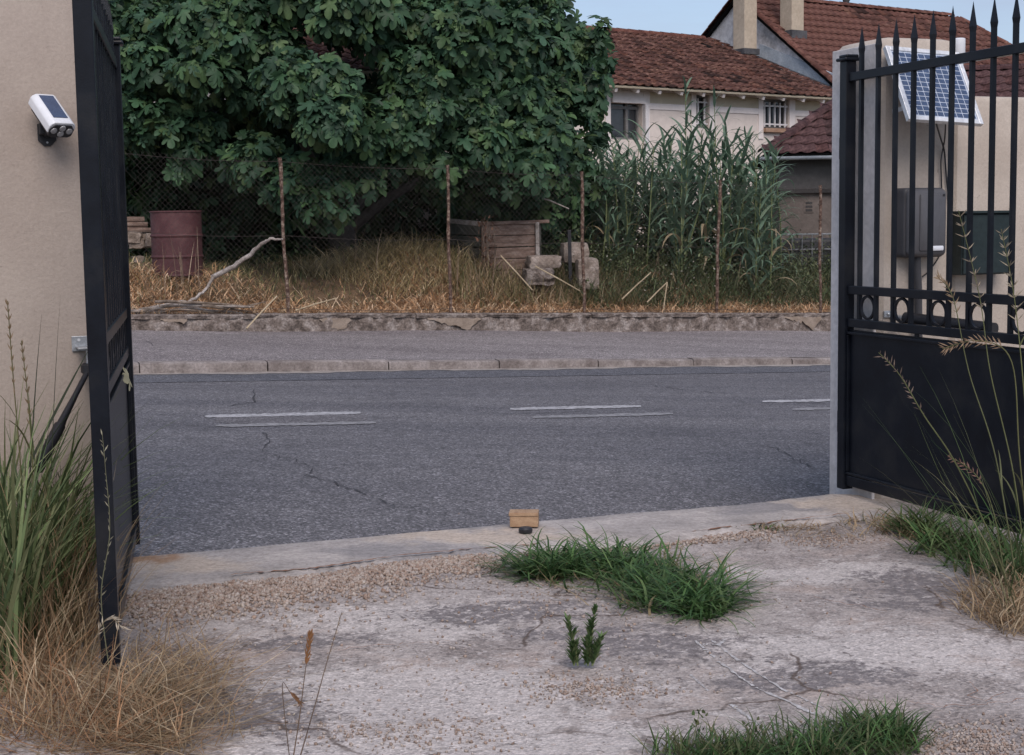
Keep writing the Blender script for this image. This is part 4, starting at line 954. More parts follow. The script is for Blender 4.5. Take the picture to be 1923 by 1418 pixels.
A0, A1, R1, R0 = OB, OB + EB * lenB, OB + EB * (LB + .12) + gB * slB2, OB + gB * slB2
rB = part(MB().prism([A0, A1, R1, R0], -nB * .08), 'roof', M['tile_b'], hB)
gBb = Vector((gB.x, gB.y, -gB.z))
part(MB().prism([R0, R1, R1 + gBb * slB2 + EB * HIP, R0 + gBb * slB2], -UZ * .08), 'roof_back', M['tile_b'], hB)
part(MB().prism([A1, R1 + gBb * slB2 + EB * HIP, R1], -UZ * .05), 'hip_end', M['tile_b'], hB)
tile_roof(rB, OB, EB, gB, lenB, slB2, lambda a, b: b < slB2 - .05 and a < lenB - HIP * b / slB2, M['tile_b'], w_=.24, l=.34, hue=((1, 1, 1), (.85, .85, .85), (1.15, 1.05, 1.0), (1.3, 1.2, 1.1)), nobj=300, jit=.24)
def ridge_run(parent, a, b, mat, r=.13, step=.38, tint=(1.05, 1, .97)):
    d = (b - a); L = d.length; d.normalize(); sd_ = d.cross(UZ).normalized(); up = sd_.cross(d); up = up if up.z > 0 else -up
    for k in range(int(L / step)):
        p = a + d * (k * step); vs = []
        for q in (0, step * 1.1):
            for t_ in np.linspace(0, PI, 7): vs.append(p + d * q + sd_ * (r * math.cos(t_)) + up * (r * .8 * math.sin(t_) + (.014 if q == 0 else 0)))
        mb = MB(); f_ = random.uniform(.75, 1.2); mb.add(vs, [(i, i + 1, 8 + i, 7 + i) for i in range(6)], tuple(c * f_ for c in tint)); sub(mb.build('ridge_tile', mat), parent)
ridge_run(rB, R0, R1, M['tile_b']); ridge_run(rB, A1, R1, M['tile_b'], .11)
ridge_run(rB, A0 + nB * .03, R0 + nB * .03, M['tile_b'], .10, .34); ridge_run(rB, CB - EB * .12 - NB * (2 * RUNB) + UZ * eaveB, R0, M['tile_b'], .10, .34)
def chimney(c, w_, z0, z1, name='chimney'):
    mb = MB().box(c + UZ * ((z0 + z1) / 2), EB, NB, UZ, w_ / 2, w_ / 2, (z1 - z0) / 2); o = part(mb, name, M['chimney'], hB, bevel=.01)
    sub(MB().box(c + UZ * (z1 + .03), EB, NB, UZ, w_ / 2 + .05, w_ / 2 + .05, .03).build('cap_slab', M['chimney']), o)
    return o
c1 = at(1399, 60, 38.2); z1b = c1.z; c1.z = 0; ch1 = chimney(c1, .42, z1b - 1.2, zAp + 1.1)
sub(MB().box(c1 + UZ * (at(1399, 96, 38.2).z - .03), EB, NB, UZ, .26, .26, .07).build('flashing', M['lead']), ch1)
mm_ = onpl(1487, 62, OB, nB); c2 = Vector((mm_.x, mm_.y, 0)); ch2 = chimney(c2, .42, mm_.z - .5, zAp + 1.3)
sub(MB().box(Vector((mm_.x, mm_.y, mm_.z - .06)), EB, NB, UZ, .27, .27, .10).build('flashing', M['lead']), ch2)
vp = onpl(1589, 24, R0, NB); mb = MB(); mb.lathe(vp - UZ * .3, [(.06, 0), (.06, .52), (.085, .54), (.085, .60), (.10, .62), (.10, .8), (.06, .86)], 16); part(mb, 'vent_pipe', M['lead'], hB, smooth=40)
# flashing where A's roof meets the gable
fa = onpl(1425, 103, CB - EB * .03, EB); fb = onpl(1562, 160, CB - EB * .03, EB)
part(MB().bar(fa + UZ * .13, fb + UZ * .13, EB, .05, .30), 'zinc_flashing', M['zinc'], hB)
# ---- shed with the brown hip roof
TC = math.radians(-6); EC = Vector((math.cos(TC), math.sin(TC), 0)); NC = Vector((math.sin(TC), -math.cos(TC), 0))
CC = at(1432, 300, 27.0); CC.z = 0
zC = onpl(1510, 290, CC, NC).z; RUNC = 2.9
pk = onpl(1652, 137, CC - NC * RUNC, NC); zP = pk.z; aP = (pk - CC).dot(EC); LC_ = 9.0
hC = empty('shed', CC + EC, 'low grey outbuilding with brown hipped tile roof and gutter', 'shed')
zled = onpl(1510, 356, CC + NC * -.3, NC).z
IN = .32
b0_ = CC - NC * IN + EC * IN
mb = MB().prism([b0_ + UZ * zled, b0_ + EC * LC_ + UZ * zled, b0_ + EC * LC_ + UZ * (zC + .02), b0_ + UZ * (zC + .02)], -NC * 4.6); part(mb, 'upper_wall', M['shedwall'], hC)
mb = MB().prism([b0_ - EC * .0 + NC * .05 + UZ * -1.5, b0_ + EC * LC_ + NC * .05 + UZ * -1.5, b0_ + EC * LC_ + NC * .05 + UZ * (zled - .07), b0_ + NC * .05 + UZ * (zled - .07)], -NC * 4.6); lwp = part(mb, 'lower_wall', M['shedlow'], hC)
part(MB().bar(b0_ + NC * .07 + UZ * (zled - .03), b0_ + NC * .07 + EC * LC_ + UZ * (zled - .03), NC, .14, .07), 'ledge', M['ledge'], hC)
vc = onpl(1519, 388, b0_ + NC * .05, NC)
vt = part(MB().box(vc, EC, NC, UZ, .085, .012, .11), 'air_vent', M['shedlow'], hC)
for k in range(3): sub(MB().box(vc + UZ * (.065 - .065 * k) + NC * .013, EC, NC, UZ, .06, .004, .02).build('vent_slot', M['ledge']), vt)
gC = (-NC * RUNC + UZ * (zP - zC)).normalized(); slC = math.hypot(RUNC, zP - zC); nC = EC.cross(gC).normalized(); nC = nC if nC.z > 0 else -nC
Q0, Q1, K0, K1 = CC + UZ * zC, CC + EC * LC_ + UZ * zC, CC + EC * aP - NC * RUNC + UZ * zP, CC + EC * LC_ - NC * RUNC + UZ * zP
rC = part(MB().prism([Q0, Q1, K1, K0], -nC * .06), 'roof', M['tile_c'], hC)
part(MB().prism([Q0, K0, CC - NC * RUNC * 2 + UZ * zC], -UZ * .06), 'hip_end', M['tile_c'], hC)
part(MB().prism([K0, K1, CC + EC * LC_ - NC * RUNC * 2 + UZ * zC, CC - NC * RUNC * 2 + UZ * zC], -UZ * .06), 'roof_back', M['tile_c'], hC)
tile_roof(rC, Q0, EC, gC, LC_, slC, lambda a, b: b < slC - .05 and a > aP * b / slC - .05, M['tile_c'], w_=.235, l=.33, hue=((1, 1, 1), (.8, .8, .82), (1.25, 1.1, 1.05)), nobj=300)
ridge_run(rC, Q0 + nC * .03, K0 + nC * .03, M['tile_c'], .11, .36, (.9, .85, .85)); ridge_run(rC, K0, K1, M['tile_c'], .12, .38, (.9, .85, .85))
mb = MB(); vs = []
for q in (0, 1):
    for t_ in np.linspace(PI, 2 * PI, 7): vs.append(Q0 + EC * (q * LC_ - .05) + NC * (.03 + .065 * math.cos(t_) + .06) + UZ * (-.035 + .065 * math.sin(t_)))
mb.add(vs, [(i, i + 1, 8 + i, 7 + i) for i in range(6)]); part(mb, 'gutter', M['zinc'], hC, smooth=60)

# ================================================================== FENCE AND GARDEN THINGS
FPL = rp(0, P_WALL + .13, 0)
def onfence(px, py): return onpl(px, py, FPL, RV)
fe = empty('wire_fence', onfence(846, 585), 'sagging chain-link fence on rusty posts along the low wall', 'fence')
posts = [((-20, 270), (-12, 588)), ((226, 280), (238, 588)), ((525, 296), (541, 588)), ((840, 310), (846, 588)), ((1092, 322), (1097, 588)), ((1352, 338), (1345, 588)), ((1540, 348), (1540, 588)), ((1760, 360), (1762, 590))]
pw = []
for (t0, b0p) in posts:
    a, b = onfence(*b0p), onfence(*t0); a = a - (b - a).normalized() * .12; pw.append((a, b)); n = 26
    mb = MB(); pts = [a.lerp(b, i / n) + RU * (random.uniform(-.003, .003) + .008 * math.sin(i * .35)) for i in range(n + 1)]
    mb.tube(pts, [.022 * random.uniform(.86, 1.18) for _ in range(n + 1)], 7); po = mb.build('post', M['rust'], fe, smooth=50)
    PLOC[po.name] = (0, 0, 0)
    for k in range(7):
        c = a.lerp(b, .15 + .83 * k / 7); sub(MB().tube([c + (RU * math.cos(t_) - RV * math.sin(t_)) * .031 + UZ * .012 * math.sin(t_) for t_ in np.linspace(0, 2 * PI, 11)], .0028, 4).build('wire_tie', M['wire']), po)
for k in (.02, .5, .985):
    pts = []
    for (a0_, b0_), (a1_, b1_) in zip(pw[:-1], pw[1:]):
        p0, p1 = a0_.lerp(b0_, .07 + k * .92), a1_.lerp(b1_, .07 + k * .92)
        for i in range(8): pts.append(p0.lerp(p1, i / 8) - UZ * .03 * math.sin(PI * i / 8) - RV * .03)
    pts.append(p1 - RV * .03); MB().tube(pts, .0024, 4).build('line_wire', M['wire'], fe)
mb = MB(); cell = .072
for (a0_, b0_), (a1_, b1_) in zip(pw[:-1], pw[1:]):
    Lh = (a1_ - a0_).length; Hh = (b0_ - a0_).length * .93
    def mp(u, v):
        k = u / Lh; lo_p = a0_.lerp(b0_, .07).lerp(a1_.lerp(b1_, .07), k); hi_p = b0_.lerp(b1_, k)
        return lo_p.lerp(hi_p, v / Hh) - RV * (.03 + .02 * math.sin(u * 2.2) * math.sin(PI * v / Hh)) - UZ * .03 * math.sin(PI * k)
    for sgn in (1, -1):
        c = -Hh
        while c < Lh + Hh:
            u0_, v0_, u1_, v1_ = c, 0.0, c + sgn * Hh, Hh
            ts = []
            for k in np.linspace(0, 1, 9):
                u_, v_ = u0_ + (u1_ - u0_) * k, v0_ + (v1_ - v0_) * k
                if 0 <= u_ <= Lh: ts.append(mp(u_, v_))
            if len(ts) > 1: mb.tube(ts, .0011, 3, cap=False)
            c += cell
mb.build('chain_link', M['wire'], fe)['kind'] = 'stuff'

# oil drum
dc = at(334, 505, 19.8); dc.z = float(gard_z(dc.x, dc.y)) - .08
dtop = at(334, 396, 19.8).z; dR = .5 * (at(381, 440, 19.8) - at(287, 440, 19.8)).length; dH = dtop - dc.z
drm = empty('oil_drum', dc, 'dark red steel oil drum standing behind the wire fence', 'drum')
def hoop(h): return [(dR, h - .022), (dR + .012, h - .010), (dR + .014, h), (dR + .012, h + .010), (dR, h + .022)]
prof = [(dR, 0)] + hoop(dH * .30) + hoop(dH * .62) + [(dR, dH - .02)]
MB().lathe(dc, prof, 40).build('body', M['drum'], drm, smooth=40)
MB().lathe(dc + UZ * (dH - .022), [(dR, 0), (dR + .012, .004), (dR + .012, .016), (dR, .022), (dR - .014, .022), (dR - .016, .004)], 40).build('top_rim', M['drum'], drm, smooth=40)
MB().lathe(dc + UZ * .0, [(dR + .004, 0), (dR + .012, .012), (dR + .004, .03)], 40).build('bottom_rim', M['drum'], drm, smooth=40)

# generic rough stone
def stone(name, c, ax, hx, hy, hz, mat, parent=None, jit=.10, rot=None, lab=None, cat='stone'):
    bm = bmesh.new(); bmesh.ops.create_cube(bm, size=2); bmesh.ops.subdivide_edges(bm, edges=bm.edges, cuts=3, use_grid_fill=True)
    ax = Vector(ax).normalized(); ay = Vector((-ax.y, ax.x, 0)); sd_ = random.uniform(0, 50)
    for v in bm.verts:
        p = v.co.copy(); q = p.normalized() * 1.25; p = p.lerp(q, .32)
        p += Vector((random.uniform(-1, 1), random.uniform(-1, 1), random.uniform(-1, 1))) * jit
        v.co = Vector(c) + ax * p.x * hx + ay * p.y * hy + UZ * p.z * hz
    bmesh.ops.recalc_face_normals(bm, faces=bm.faces)
    me = bpy.data.meshes.new(name); bm.to_mesh(me); bm.free(); me.shade_smooth(); me.set_sharp_from_angle(angle=math.radians(38))
    o = bpy.data.objects.new(name, me); finish(o, name, mat, parent)
    if lab: tag(o, lab, cat)
    return o
# log stack and stones at the left, behind the drum
for k, (py, lab) in enumerate(((432, 'lowest pole of the timber stack beside the oil drum'), (422, 'middle pole of the timber stack beside the oil drum'), (412, 'topmost pole of the timber stack beside the oil drum'))):
    a, b = at(150, py + 2, 20.6), at(283 - k * 6, py, 20.9); tag(MB().tube([a, a.lerp(b, .5) + UZ * .01, b], [.045, .04, .036], 9, jit=.06).build('timber_pole', M['plank'], None, smooth=40), lab, 'pole', 'timber poles beside the drum')
for k in range(16):
    px, py = random.uniform(195, 288), random.choice([446, 457, 468, 478, 488])
    if k < 4: px = 212 + k * 22; py = 446
    c = at(px, py, 20.45 + random.uniform(0, .2)); s_ = random.uniform(.06, .10)
    stone('rubble_stone', c, RU + RV * random.uniform(-.4, .4), s_ * 1.2, s_, s_ * .75, M['stone'], None, .16)
    o = bpy.data.objects[[x for x in bpy.data.objects.keys() if x.startswith('rubble_stone')][-1]]
    tag(o, 'rough pale stone in the rubble heap beside the oil drum', 'stone', 'rubble stones beside the drum')
for k in range(0):
    px = 300 + k * 22 + random.uniform(-4, 4); c = at(px, 510 + random.uniform(-6, 6), 19.35); s_ = random.uniform(.05, .085)
    o = stone('rubble_stone', c, RU, s_ * 1.2, s_, s_ * .8, M['stone'], None, .16); tag(o, 'small stone lying in front of the oil drum base', 'stone', 'stones before the drum')
# dead branch leaning on the fence post
def branch(pxs, Ys, rads, mat, name, lab, cat='branch', twigs=()):
    P = [at(x, y, Y) for (x, y), Y in zip(pxs, Ys)]; Q = []; R_ = []
    for i in range(len(P) - 1):
        for k in range(5):
            f_ = k / 5; Q.append(P[i].lerp(P[i + 1], f_) + Vector([random.uniform(-.008, .008) for _ in range(3)])); R_.append(rads[i] + (rads[i + 1] - rads[i]) * f_)
    Q.append(P[-1]); R_.append(rads[-1]); o = MB().tube(Q, R_, 8, jit=.12).build(name, mat, None, smooth=50); tag(o, lab, cat); return o
branch([(398, 522), (440, 500), (470, 478), (490, 458), (508, 449), (531, 449)], [18.9, 18.85, 18.8, 18.75, 18.7, 18.62], [.034, .032, .027, .023, .018, .012], M['deadwood'], 'dead_branch', 'bleached dead branch leaning against the fence post beside the oil drum')
branch([(340, 574), (368, 560), (388, 542), (400, 522)], [18.55, 18.6, 18.7, 18.85], [.018, .02, .018, .02], M['deadwood'], 'dead_branch', 'thin grey fork rising from the brush pile to the leaning branch')
labs = ['longest pale stick in the brush pile on the low wall', 'dark crooked stick on top of the brush pile', 'curved stick at the near edge of the brush pile', 'thin dark stick sticking out of the brush pile', 'forked brown stick in the middle of the brush pile', 'short pale stick at the end of the brush pile', 'flat weathered stick under the brush pile']
for k, (a, b, c, r) in enumerate([((242, 586), (330, 572), (470, 577), .024), ((290, 566), (370, 568), (478, 576), .02), ((250, 588), (350, 580), (455, 588), .022), ((300, 580), (400, 586), (500, 566), .013), ((262, 582), (340, 566), (420, 578), .018), ((380, 574), (430, 580), (476, 586), .02), ((270, 590), (360, 588), (450, 592), .022)]):
    Y = 18.35 + k * .04; branch([a, b, c], [Y - .25, Y, Y + .2], [r, r * .9, r * .55], M['brush'] if k % 2 else M['deadwood'], 'brush_stick', labs[k], 'stick')
for a, b, Y0, Y1, lab in (((463, 617), (520, 556), 18.05, 18.6, 'straight dry cane leaning on the low wall below the brush pile'), ((555, 583), (632, 560), 18.8, 19.1, 'dry cane lying on the wall beside the fence post'),
                  ((1168, 562), (1222, 512), 20.7, 20.9, 'slanting dry cane below the giant reeds'), ((1215, 568), (1253, 530), 20.9, 21.0, 'bent dry cane upper half below the giant reeds'), ((1253, 530), (1246, 580), 21.0, 20.9, 'bent dry cane lower half below the giant reeds'),
                  ((1005, 500), (1090, 547), 20.6, 20.6, 'dry stalk slanting past the stone block'), ((940, 480), (1000, 545), 20.6, 20.4, 'dry stalk slanting in front of the wooden compost bin')):
    A, B = at(*a, Y0), at(*b, Y1); tag(MB().tube([A, A.lerp(B, .5) + UZ * .006, B], [.011, .010, .008], 6).build('dry_cane', M['drycane'], None, smooth=50), lab, 'cane')

# compost bin
KB = at(1012, 505, 21.4); kx = (at(905, 505, 21.3) - KB); kx.z = 0; kw = kx.length; kx.normalize(); ky = (at(850, 480, 22.0) - at(905, 480, 21.3)); ky.z = 0; ky.normalize()
zt = at(1012, 420, 21.4).z; kz = float(gard_z(KB.x, KB.y)) - .05; hgt = zt - kz; KB.z = kz
kd = .85
cb = empty('compost_bin', KB, 'weathered plank compost bin among the dry grass', 'compost bin')
nn = 6; phh = hgt / nn
for k in range(nn):
    z = kz + phh * (k + .5) + random.uniform(-.006, .006); tl_ = random.uniform(-.012, .012)
    a, b = KB + kx * .0, KB + kx * kw
    fn_ = Vector((kx.y, -kx.x, 0)); fn_ = fn_ if fn_.y < 0 else -fn_
    MB().bar(Vector((a.x, a.y, z + tl_)), Vector((b.x, b.y, z - tl_)), fn_, .028, phh - random.uniform(.008, .016)).build('plank', M['plank'], cb, bevel=.004)
    c = KB + kx * (kw + .02); d_ = c + ky * kd
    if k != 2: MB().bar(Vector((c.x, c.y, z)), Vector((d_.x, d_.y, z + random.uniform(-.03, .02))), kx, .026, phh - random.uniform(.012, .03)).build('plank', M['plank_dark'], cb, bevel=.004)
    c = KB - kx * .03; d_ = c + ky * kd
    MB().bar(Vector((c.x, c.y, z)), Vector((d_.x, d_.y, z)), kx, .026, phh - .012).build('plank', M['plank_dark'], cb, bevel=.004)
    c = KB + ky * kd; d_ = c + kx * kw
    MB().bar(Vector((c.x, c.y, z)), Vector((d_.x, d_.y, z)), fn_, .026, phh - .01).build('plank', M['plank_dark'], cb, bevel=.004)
for q in (.05, .955):
    c = KB + kx * kw * q - Vector((ky.x, ky.y, 0)) * .045; MB().bar(Vector((c.x, c.y, kz - .1)), Vector((c.x, c.y, zt + (.02 if q < .5 else .0))), kx, .055, .04).build('corner_post', M['deadwood' if q < .5 else 'plank'], cb, bevel=.004)
a = KB - kx * .14; b = KB + kx * (kw + .05); MB().bar(Vector((a.x, a.y, zt + .03)) - ky * .03, Vector((b.x, b.y, zt + .012)) - ky * .03, UZ, .05, .05).build('top_batten', M['plank'], cb, bevel=.006)
a = KB + kx * (kw + .02); b = a + ky * kd; MB().bar(Vector((a.x, a.y, zt + .012)), Vector((b.x, b.y, zt + .06)), UZ, .07, .035).build('top_batten', M['deadwood'], cb, bevel=.006)
V_ = []; n = 150; B = []
for _ in range(n):
    v = at(random.gauss(915, 9), random.uniform(408, 540), 21.15 + random.uniform(-.08, .05)); B.append(tuple(v))
V, Fc, T = ribbons(np.array(B), RNG.uniform(0, 6.28, n), RNG.uniform(.1, 2.2, n), RNG.uniform(1, 2.8, n), RNG.uniform(.05, .16, n), RNG.uniform(.012, .03, n), tints(n, [(.24, .13, .09), (.32, .19, .13), (.16, .10, .07)], .2), 3)
dv = empty('dead_vine', at(915, 545, 21.15), 'withered brown vine climbing the corner of the compost bin', 'vine'); npobj('withered_leaves', V, Fc, M['straw'], dv, T)['kind'] = 'stuff'
for k in range(4):
    MB().tube([at(908 + k * 6 + random.uniform(-4, 4), y, 21.12) for y in (548, 510, 470, 430, 404 + 6 * k)], [.011, .010, .008, .006, .004], 5).build('vine_stem', M['brush'], dv, smooth=60)
# stones beside the bin
def st(px0, py0, px1, py1, Y, dep, lab, jit=.08, mat='stone', name='stone_block'):
    a, b = at(px0, py1, Y), at(px1, py0, Y); c = (a + b) / 2; c.y += dep; return stone(name, c, Vector((1, .15, 0)), (b.x - a.x) / 2, dep, (b.z - a.z) / 2, M[mat], None, jit, lab=lab)
st(1055, 456, 1104, 494, 21.5, .16, 'pale squared stone on top of the block pair behind the rusty post', .06)
st(1083, 486, 1123, 545, 21.2, .15, 'upright pale stone block standing in the dry grass', .06)
st(990, 480, 1052, 505, 20.9, .22, 'flat grey slab lying on the rough rock by the compost bin', .08)
st(985, 505, 1038, 538, 20.8, .2, 'dark rough rock under the flat slab by the compost bin', .16, 'lowwall')
a = at(1071, 490, 21.3); b = at(1069, 432, 21.3); tag(MB().bar(a - UZ * .4, b, Vector((1, 0, 0)), .05, .05).build('steel_stake', M['blackplastic'], None, bevel=.004), 'dark square stake standing before the pale stones', 'stake')
a = at(918, 480, 21.0); b = at(921, 406, 21.0)
# water tank in a cage
tc = at(1516, 470, 24.2); tz = float(gard_z(tc.x, tc.y)) - .25; ttop = at(1500, 441, 24.0).z
ibc = empty('caged_tank', Vector((tc.x, tc.y, tz)), 'dark plastic water tank in a steel cage beside the shed', 'tank')
tx = EC; ty = -NC; c0 = Vector((tc.x, tc.y, 0)) + ty * .55; tw, td = .56, .5
MB().box(c0 + UZ * ((tz + ttop) / 2 - .03), tx, ty, UZ, tw - .03, td - .03, (ttop - tz) / 2 - .04).build('tank', M['tank'], ibc, bevel=.05)
for k in range(8):
    q = -tw + 2 * tw * k / 7
    MB().tube([c0 + tx * q - ty * td + UZ * tz, c0 + tx * q - ty * td + UZ * ttop], .010, 6).build('cage_bar', M['cage'], ibc)
for k in range(5):
    q = -td + 2 * td * k / 4
    MB().tube([c0 + ty * q - tx * tw + UZ * tz, c0 + ty * q - tx * tw + UZ * ttop], .010, 6).build('cage_bar', M['cage'], ibc)
for k in range(4):
    z = ttop - .24 * k; cs_ = [c0 + tx * i * tw + ty * j * td + UZ * z for i, j in ((-1, -1), (1, -1), (1, 1), (-1, 1), (-1, -1))]
    MB().tube(cs_, .012, 6).build('cage_hoop', M['cage'], ibc)

# ================================================================== FIG TREE
half = [(.14, -.07), (.32, -.04), (.43, .06), (.42, .16), (.27, .25), (.42, .36), (.54, .52), (.55, .64), (.46, .69), (.33, .62), (.19, .50), (.24, .68), (.25, .84), (.16, .96)]
ol = [(0, 0)] + half + [(0, 1.0)] + [(-x, y) for x, y in half[::-1]]
def leaf3(x, y, fold=.10, dr=.22, wv=.03, sk=0.0): return (x * (1 + sk * y), y, fold * abs(x) - .30 * x * x - dr * y * y + wv * math.sin(9 * x + 5 * y))
nl = len(ol)
def leaf_var(fold, dr, wv, wid, sk): return np.array([leaf3(0, .34, fold, dr, wv, sk)] + [leaf3(x * wid, y, fold, dr, wv, sk) for x, y in ol])
LVS = [leaf_var(.10, .22, .03, 1.0, 0), leaf_var(.45, .45, .05, .9, .12), leaf_var(-.12, .60, .04, 1.08, -.1), leaf_var(.65, .15, .06, .78, 0), leaf_var(.28, .75, .05, 1.0, .2)]
LV = LVS[0]
LF_ = np.array([(0, 1 + i, 1 + (i + 1) % nl) for i in range(nl)])
FIGC = [(.040, .086, .043), (.051, .102, .050), (.034, .074, .042), (.066, .122, .050), (.045, .093, .054), (.030, .065, .036), (.078, .125, .053)]
tree_base = at(640, 470, 25.5); tree_base.z = float(gard_z(tree_base.x, tree_base.y)) - .1
fig = empty('fig_tree', tree_base, 'huge dense fig tree with large lobed leaves behind the fence', 'tree')
blobs = []
for px in range(-40, 1010, 82):
    for py in range(-90, 300, 76):
        x = px + random.uniform(-30, 30); y = py + random.uniform(-26, 26)
        if y > 215 + 35 * math.sin(x * .011) : continue
        if 600 < x < 735 and 70 < y < 160: continue
        if y < -20 and (x < 60 - y * .6 or x > 930 + y): continue
        d = 20.2 + 2.3 * ((x - 600) / 520) ** 2 + 1.6 * ((y - 160) / 300) ** 2 + random.uniform(-.5, .7)
        blobs.append((x, y, d, random.uniform(46, 66)))
blobs += [(x, y, d, r) for x, y, d, r in ((250, 215, 21.2, 50), (300, 235, 21.1, 44), (370, 240, 21.4, 42), (350, 292, 21.2, 26), (470, 300, 21.0, 48), (545, 335, 20.9, 50), (615, 372, 20.8, 46), (640, 320, 21.2, 40), (705, 300, 21.3, 50), (760, 240, 21.2, 56), (830, 300, 21.6, 52), (880, 345, 21.4, 52), (930, 365, 22.0, 36),
    (905, 270, 21.6, 55), (965, 320, 21.8, 52), (1010, 355, 22.0, 44), (1040, 300, 22.2, 48), (1065, 392, 22.2, 32), (1000, 240, 22.2, 55), (1060, 225, 22.5, 46), (1075, 350, 22.3, 44), (1112, 380, 22.4, 30),
    (260, -135, 22.6, 70), (380, -175, 22.6, 80), (520, -205, 22.8, 85), (660, -200, 22.8, 85), (790, -165, 22.8, 78), (890, -110, 22.8, 70), (450, -120, 22.0, 70), (600, -130, 22.0, 72), (740, -115, 22.0, 70), (330, -90, 22.0, 64), (1005, 30, 23.0, 55), (1010, 120, 22.8, 60), (1050, 165, 22.9, 52), (1085, 120, 23.0, 44), (1110, 95, 23.1, 32), (1122, 62, 23.2, 18), (1095, 185, 23.0, 32), (1060, 80, 23.1, 34), (1020, -30, 23.1, 40), (960, -20, 23, 60), (1115, 150, 23.1, 24), (1070, 265, 22.7, 34), (880, 200, 21.7, 55), (950, 190, 22.0, 55), (1040, 10, 23.2, 20),
    (850, 380, 22.3, 30))]
RP, RA, RS = [], [], []
for (x, y, d, r) in blobs:
    if x > 1000: x -= 44
    d -= (.9 if y > 190 else .5) if x < 830 or y < 330 else -.35
    c = at(x, y, d); R_ = r * d / F; n = int(22 * (r / 50) ** 2) + 3
    for _ in range(n):
        v = RNG.normal(size=3); v /= np.linalg.norm(v)
        if v[1] > .45: v[1] = -v[1]
        rr = R_ * RNG.uniform(.62, 1.06)
        RP.append((c.x + v[0] * rr * 1.12, c.y + v[1] * rr * 1.1, c.z + v[2] * rr * .95)); RA.append(v * .8 + np.array([0, -.25, .35])); RS.append(1.0)
for _ in range(2600):          # inner and rear foliage down to the ground
    x, y = RNG.uniform(60, 1130), RNG.uniform(-220, 478); d = RNG.uniform(22.4, 27.5) if y < 230 else RNG.uniform(26.0, 28.0) + max(0, x - 650) * .004
    if 610 < x < 730 and 75 < y < 160: continue
    if x > 1050 and y < 60 or (y < -40 and (x < 120 - y * .7 or x > 960 + y)): continue
    c = at(x, y, d); RP.append(tuple(c)); v = RNG.normal(size=3) + np.array([0, -.8, .3]); RA.append(v / np.linalg.norm(v)); RS.append(1.25)
for (x, y) in ((1138, 48), (1128, 62), (1142, 78), (1147, 120), (1140, 140), (1130, 168), (1118, 190), (1108, 205), (1052, 8), (1062, 30), (1040, -8), (1088, 62), (1100, 70), (1110, 230), (1098, 262), (1112, 300), (1128, 330), (1135, 372), (1150, 350), (640, 408), (628, 395), (560, 372), (585, 388), (700, 345), (335, 318), (430, 300)):
    for q in range(2): RP.append(tuple(at(x - (14 if x > 1000 else 0) + RNG.uniform(-10, 10), y + RNG.uniform(-10, 10), 22.4 if x > 900 else 20.1))); v = RNG.normal(size=3) * .5 + np.array([.3, -.5, .5]); RA.append(v / np.linalg.norm(v)); RS.append(.9)
for _ in range(520):
    c = at(RNG.uniform(60, 560), RNG.uniform(200, 485), RNG.uniform(24.8, 26.4)); RP.append(tuple(c)); v = RNG.normal(size=3) + np.array([0, -.4, .5]); RA.append(v / np.linalg.norm(v)); RS.append(1.15)
RP, RA, RS = np.array(RP), np.array(RA), np.array(RS); RA /= np.linalg.norm(RA, axis=1, keepdims=True)
LP, LY, LZ, LS = [], [], [], []
for P_, A_, s_ in zip(RP, RA, RS):
    k = RNG.integers(6, 10); ph0 = RNG.uniform(0, 6.28); X_ = np.cross(A_, [.3, .5, .81]); X_ /= np.linalg.norm(X_); Y_ = np.cross(A_, X_)
    for i in range(k):
        ph = ph0 + i * 2.4; el = math.radians(RNG.uniform(35, 105)); dd = A_ * math.cos(el) + (X_ * math.cos(ph) + Y_ * math.sin(ph)) * math.sin(el)
        pet = RNG.uniform(.05, .12); st_ = P_ + dd * pet; dn = dd + np.array([0, 0, -.7 * RNG.uniform(.2, 1.7)])
        LP.append(st_); LY.append(dn); LZ.append(np.array([0, -.22, .85]) + A_ * .55 + RNG.normal(0, .42, 3)); LS.append((RNG.uniform(.09, .15) if RNG.uniform() < .4 else RNG.uniform(.13, .225)) * s_)
LP, LY, LZ, LS = map(np.array, (LP, LY, LZ, LS)); Mx = mats_from(LY, LZ) * LS[:, None, None]
Tn = tints(len(LP), FIGC, .24)
dep = (LP - np.array(EYE)) @ np.array(FW); facing = np.abs(np.sum(Mx[:, :, 2] / LS[:, None] * (np.array(EYE) - LP) / np.linalg.norm(LP - np.array(EYE), axis=1, keepdims=True), 1))
score = LS * facing / dep - .0008 * (dep - 20.5); uu = (LP - np.array(EYE)) @ np.array(RT) / dep * F + IW / 2; vv = IH / 2 - (LP - np.array(EYE)) @ np.array(UPV) / dep * F
score[(uu < 245) | (uu > 1150) | (vv < 5) | (vv > 470)] = -9
sel = np.argsort(-score)[:300]; rest = np.setdiff1d(np.arange(len(LP)), sel)
lvars = []
for k in range(12):
    me = npmesh('fig_leaf', LVS[k % 5], LF_, np.repeat(tints(1, FIGC, .24), len(LV), 0)); me.materials.append(M['fig']); lvars.append(me)
for i in sel:
    o = bpy.data.objects.new('leaf', lvars[random.randrange(12)]); COL.objects.link(o); o.parent = fig; mm = Matrix.Identity(4)
    for a in range(3):
        for b in range(3): mm[a][b] = Mx[i][a][b]
        mm[a][3] = LP[i][a]
    o.matrix_basis = mm; o.matrix_parent_inverse = Matrix.Translation(-tree_base)
prt = []
for k in range(5):
    rk = rest[k::5]; V, Fc = instance(LVS[k], LF_, Mx[rk], LP[rk]); prt.append((V, Fc, np.repeat(Tn[rk], len(LV), 0)))
V, Fc, T = merge(prt); o = npobj('foliage', V, Fc, M['fig'], fig, T); o['kind'] = 'stuff'
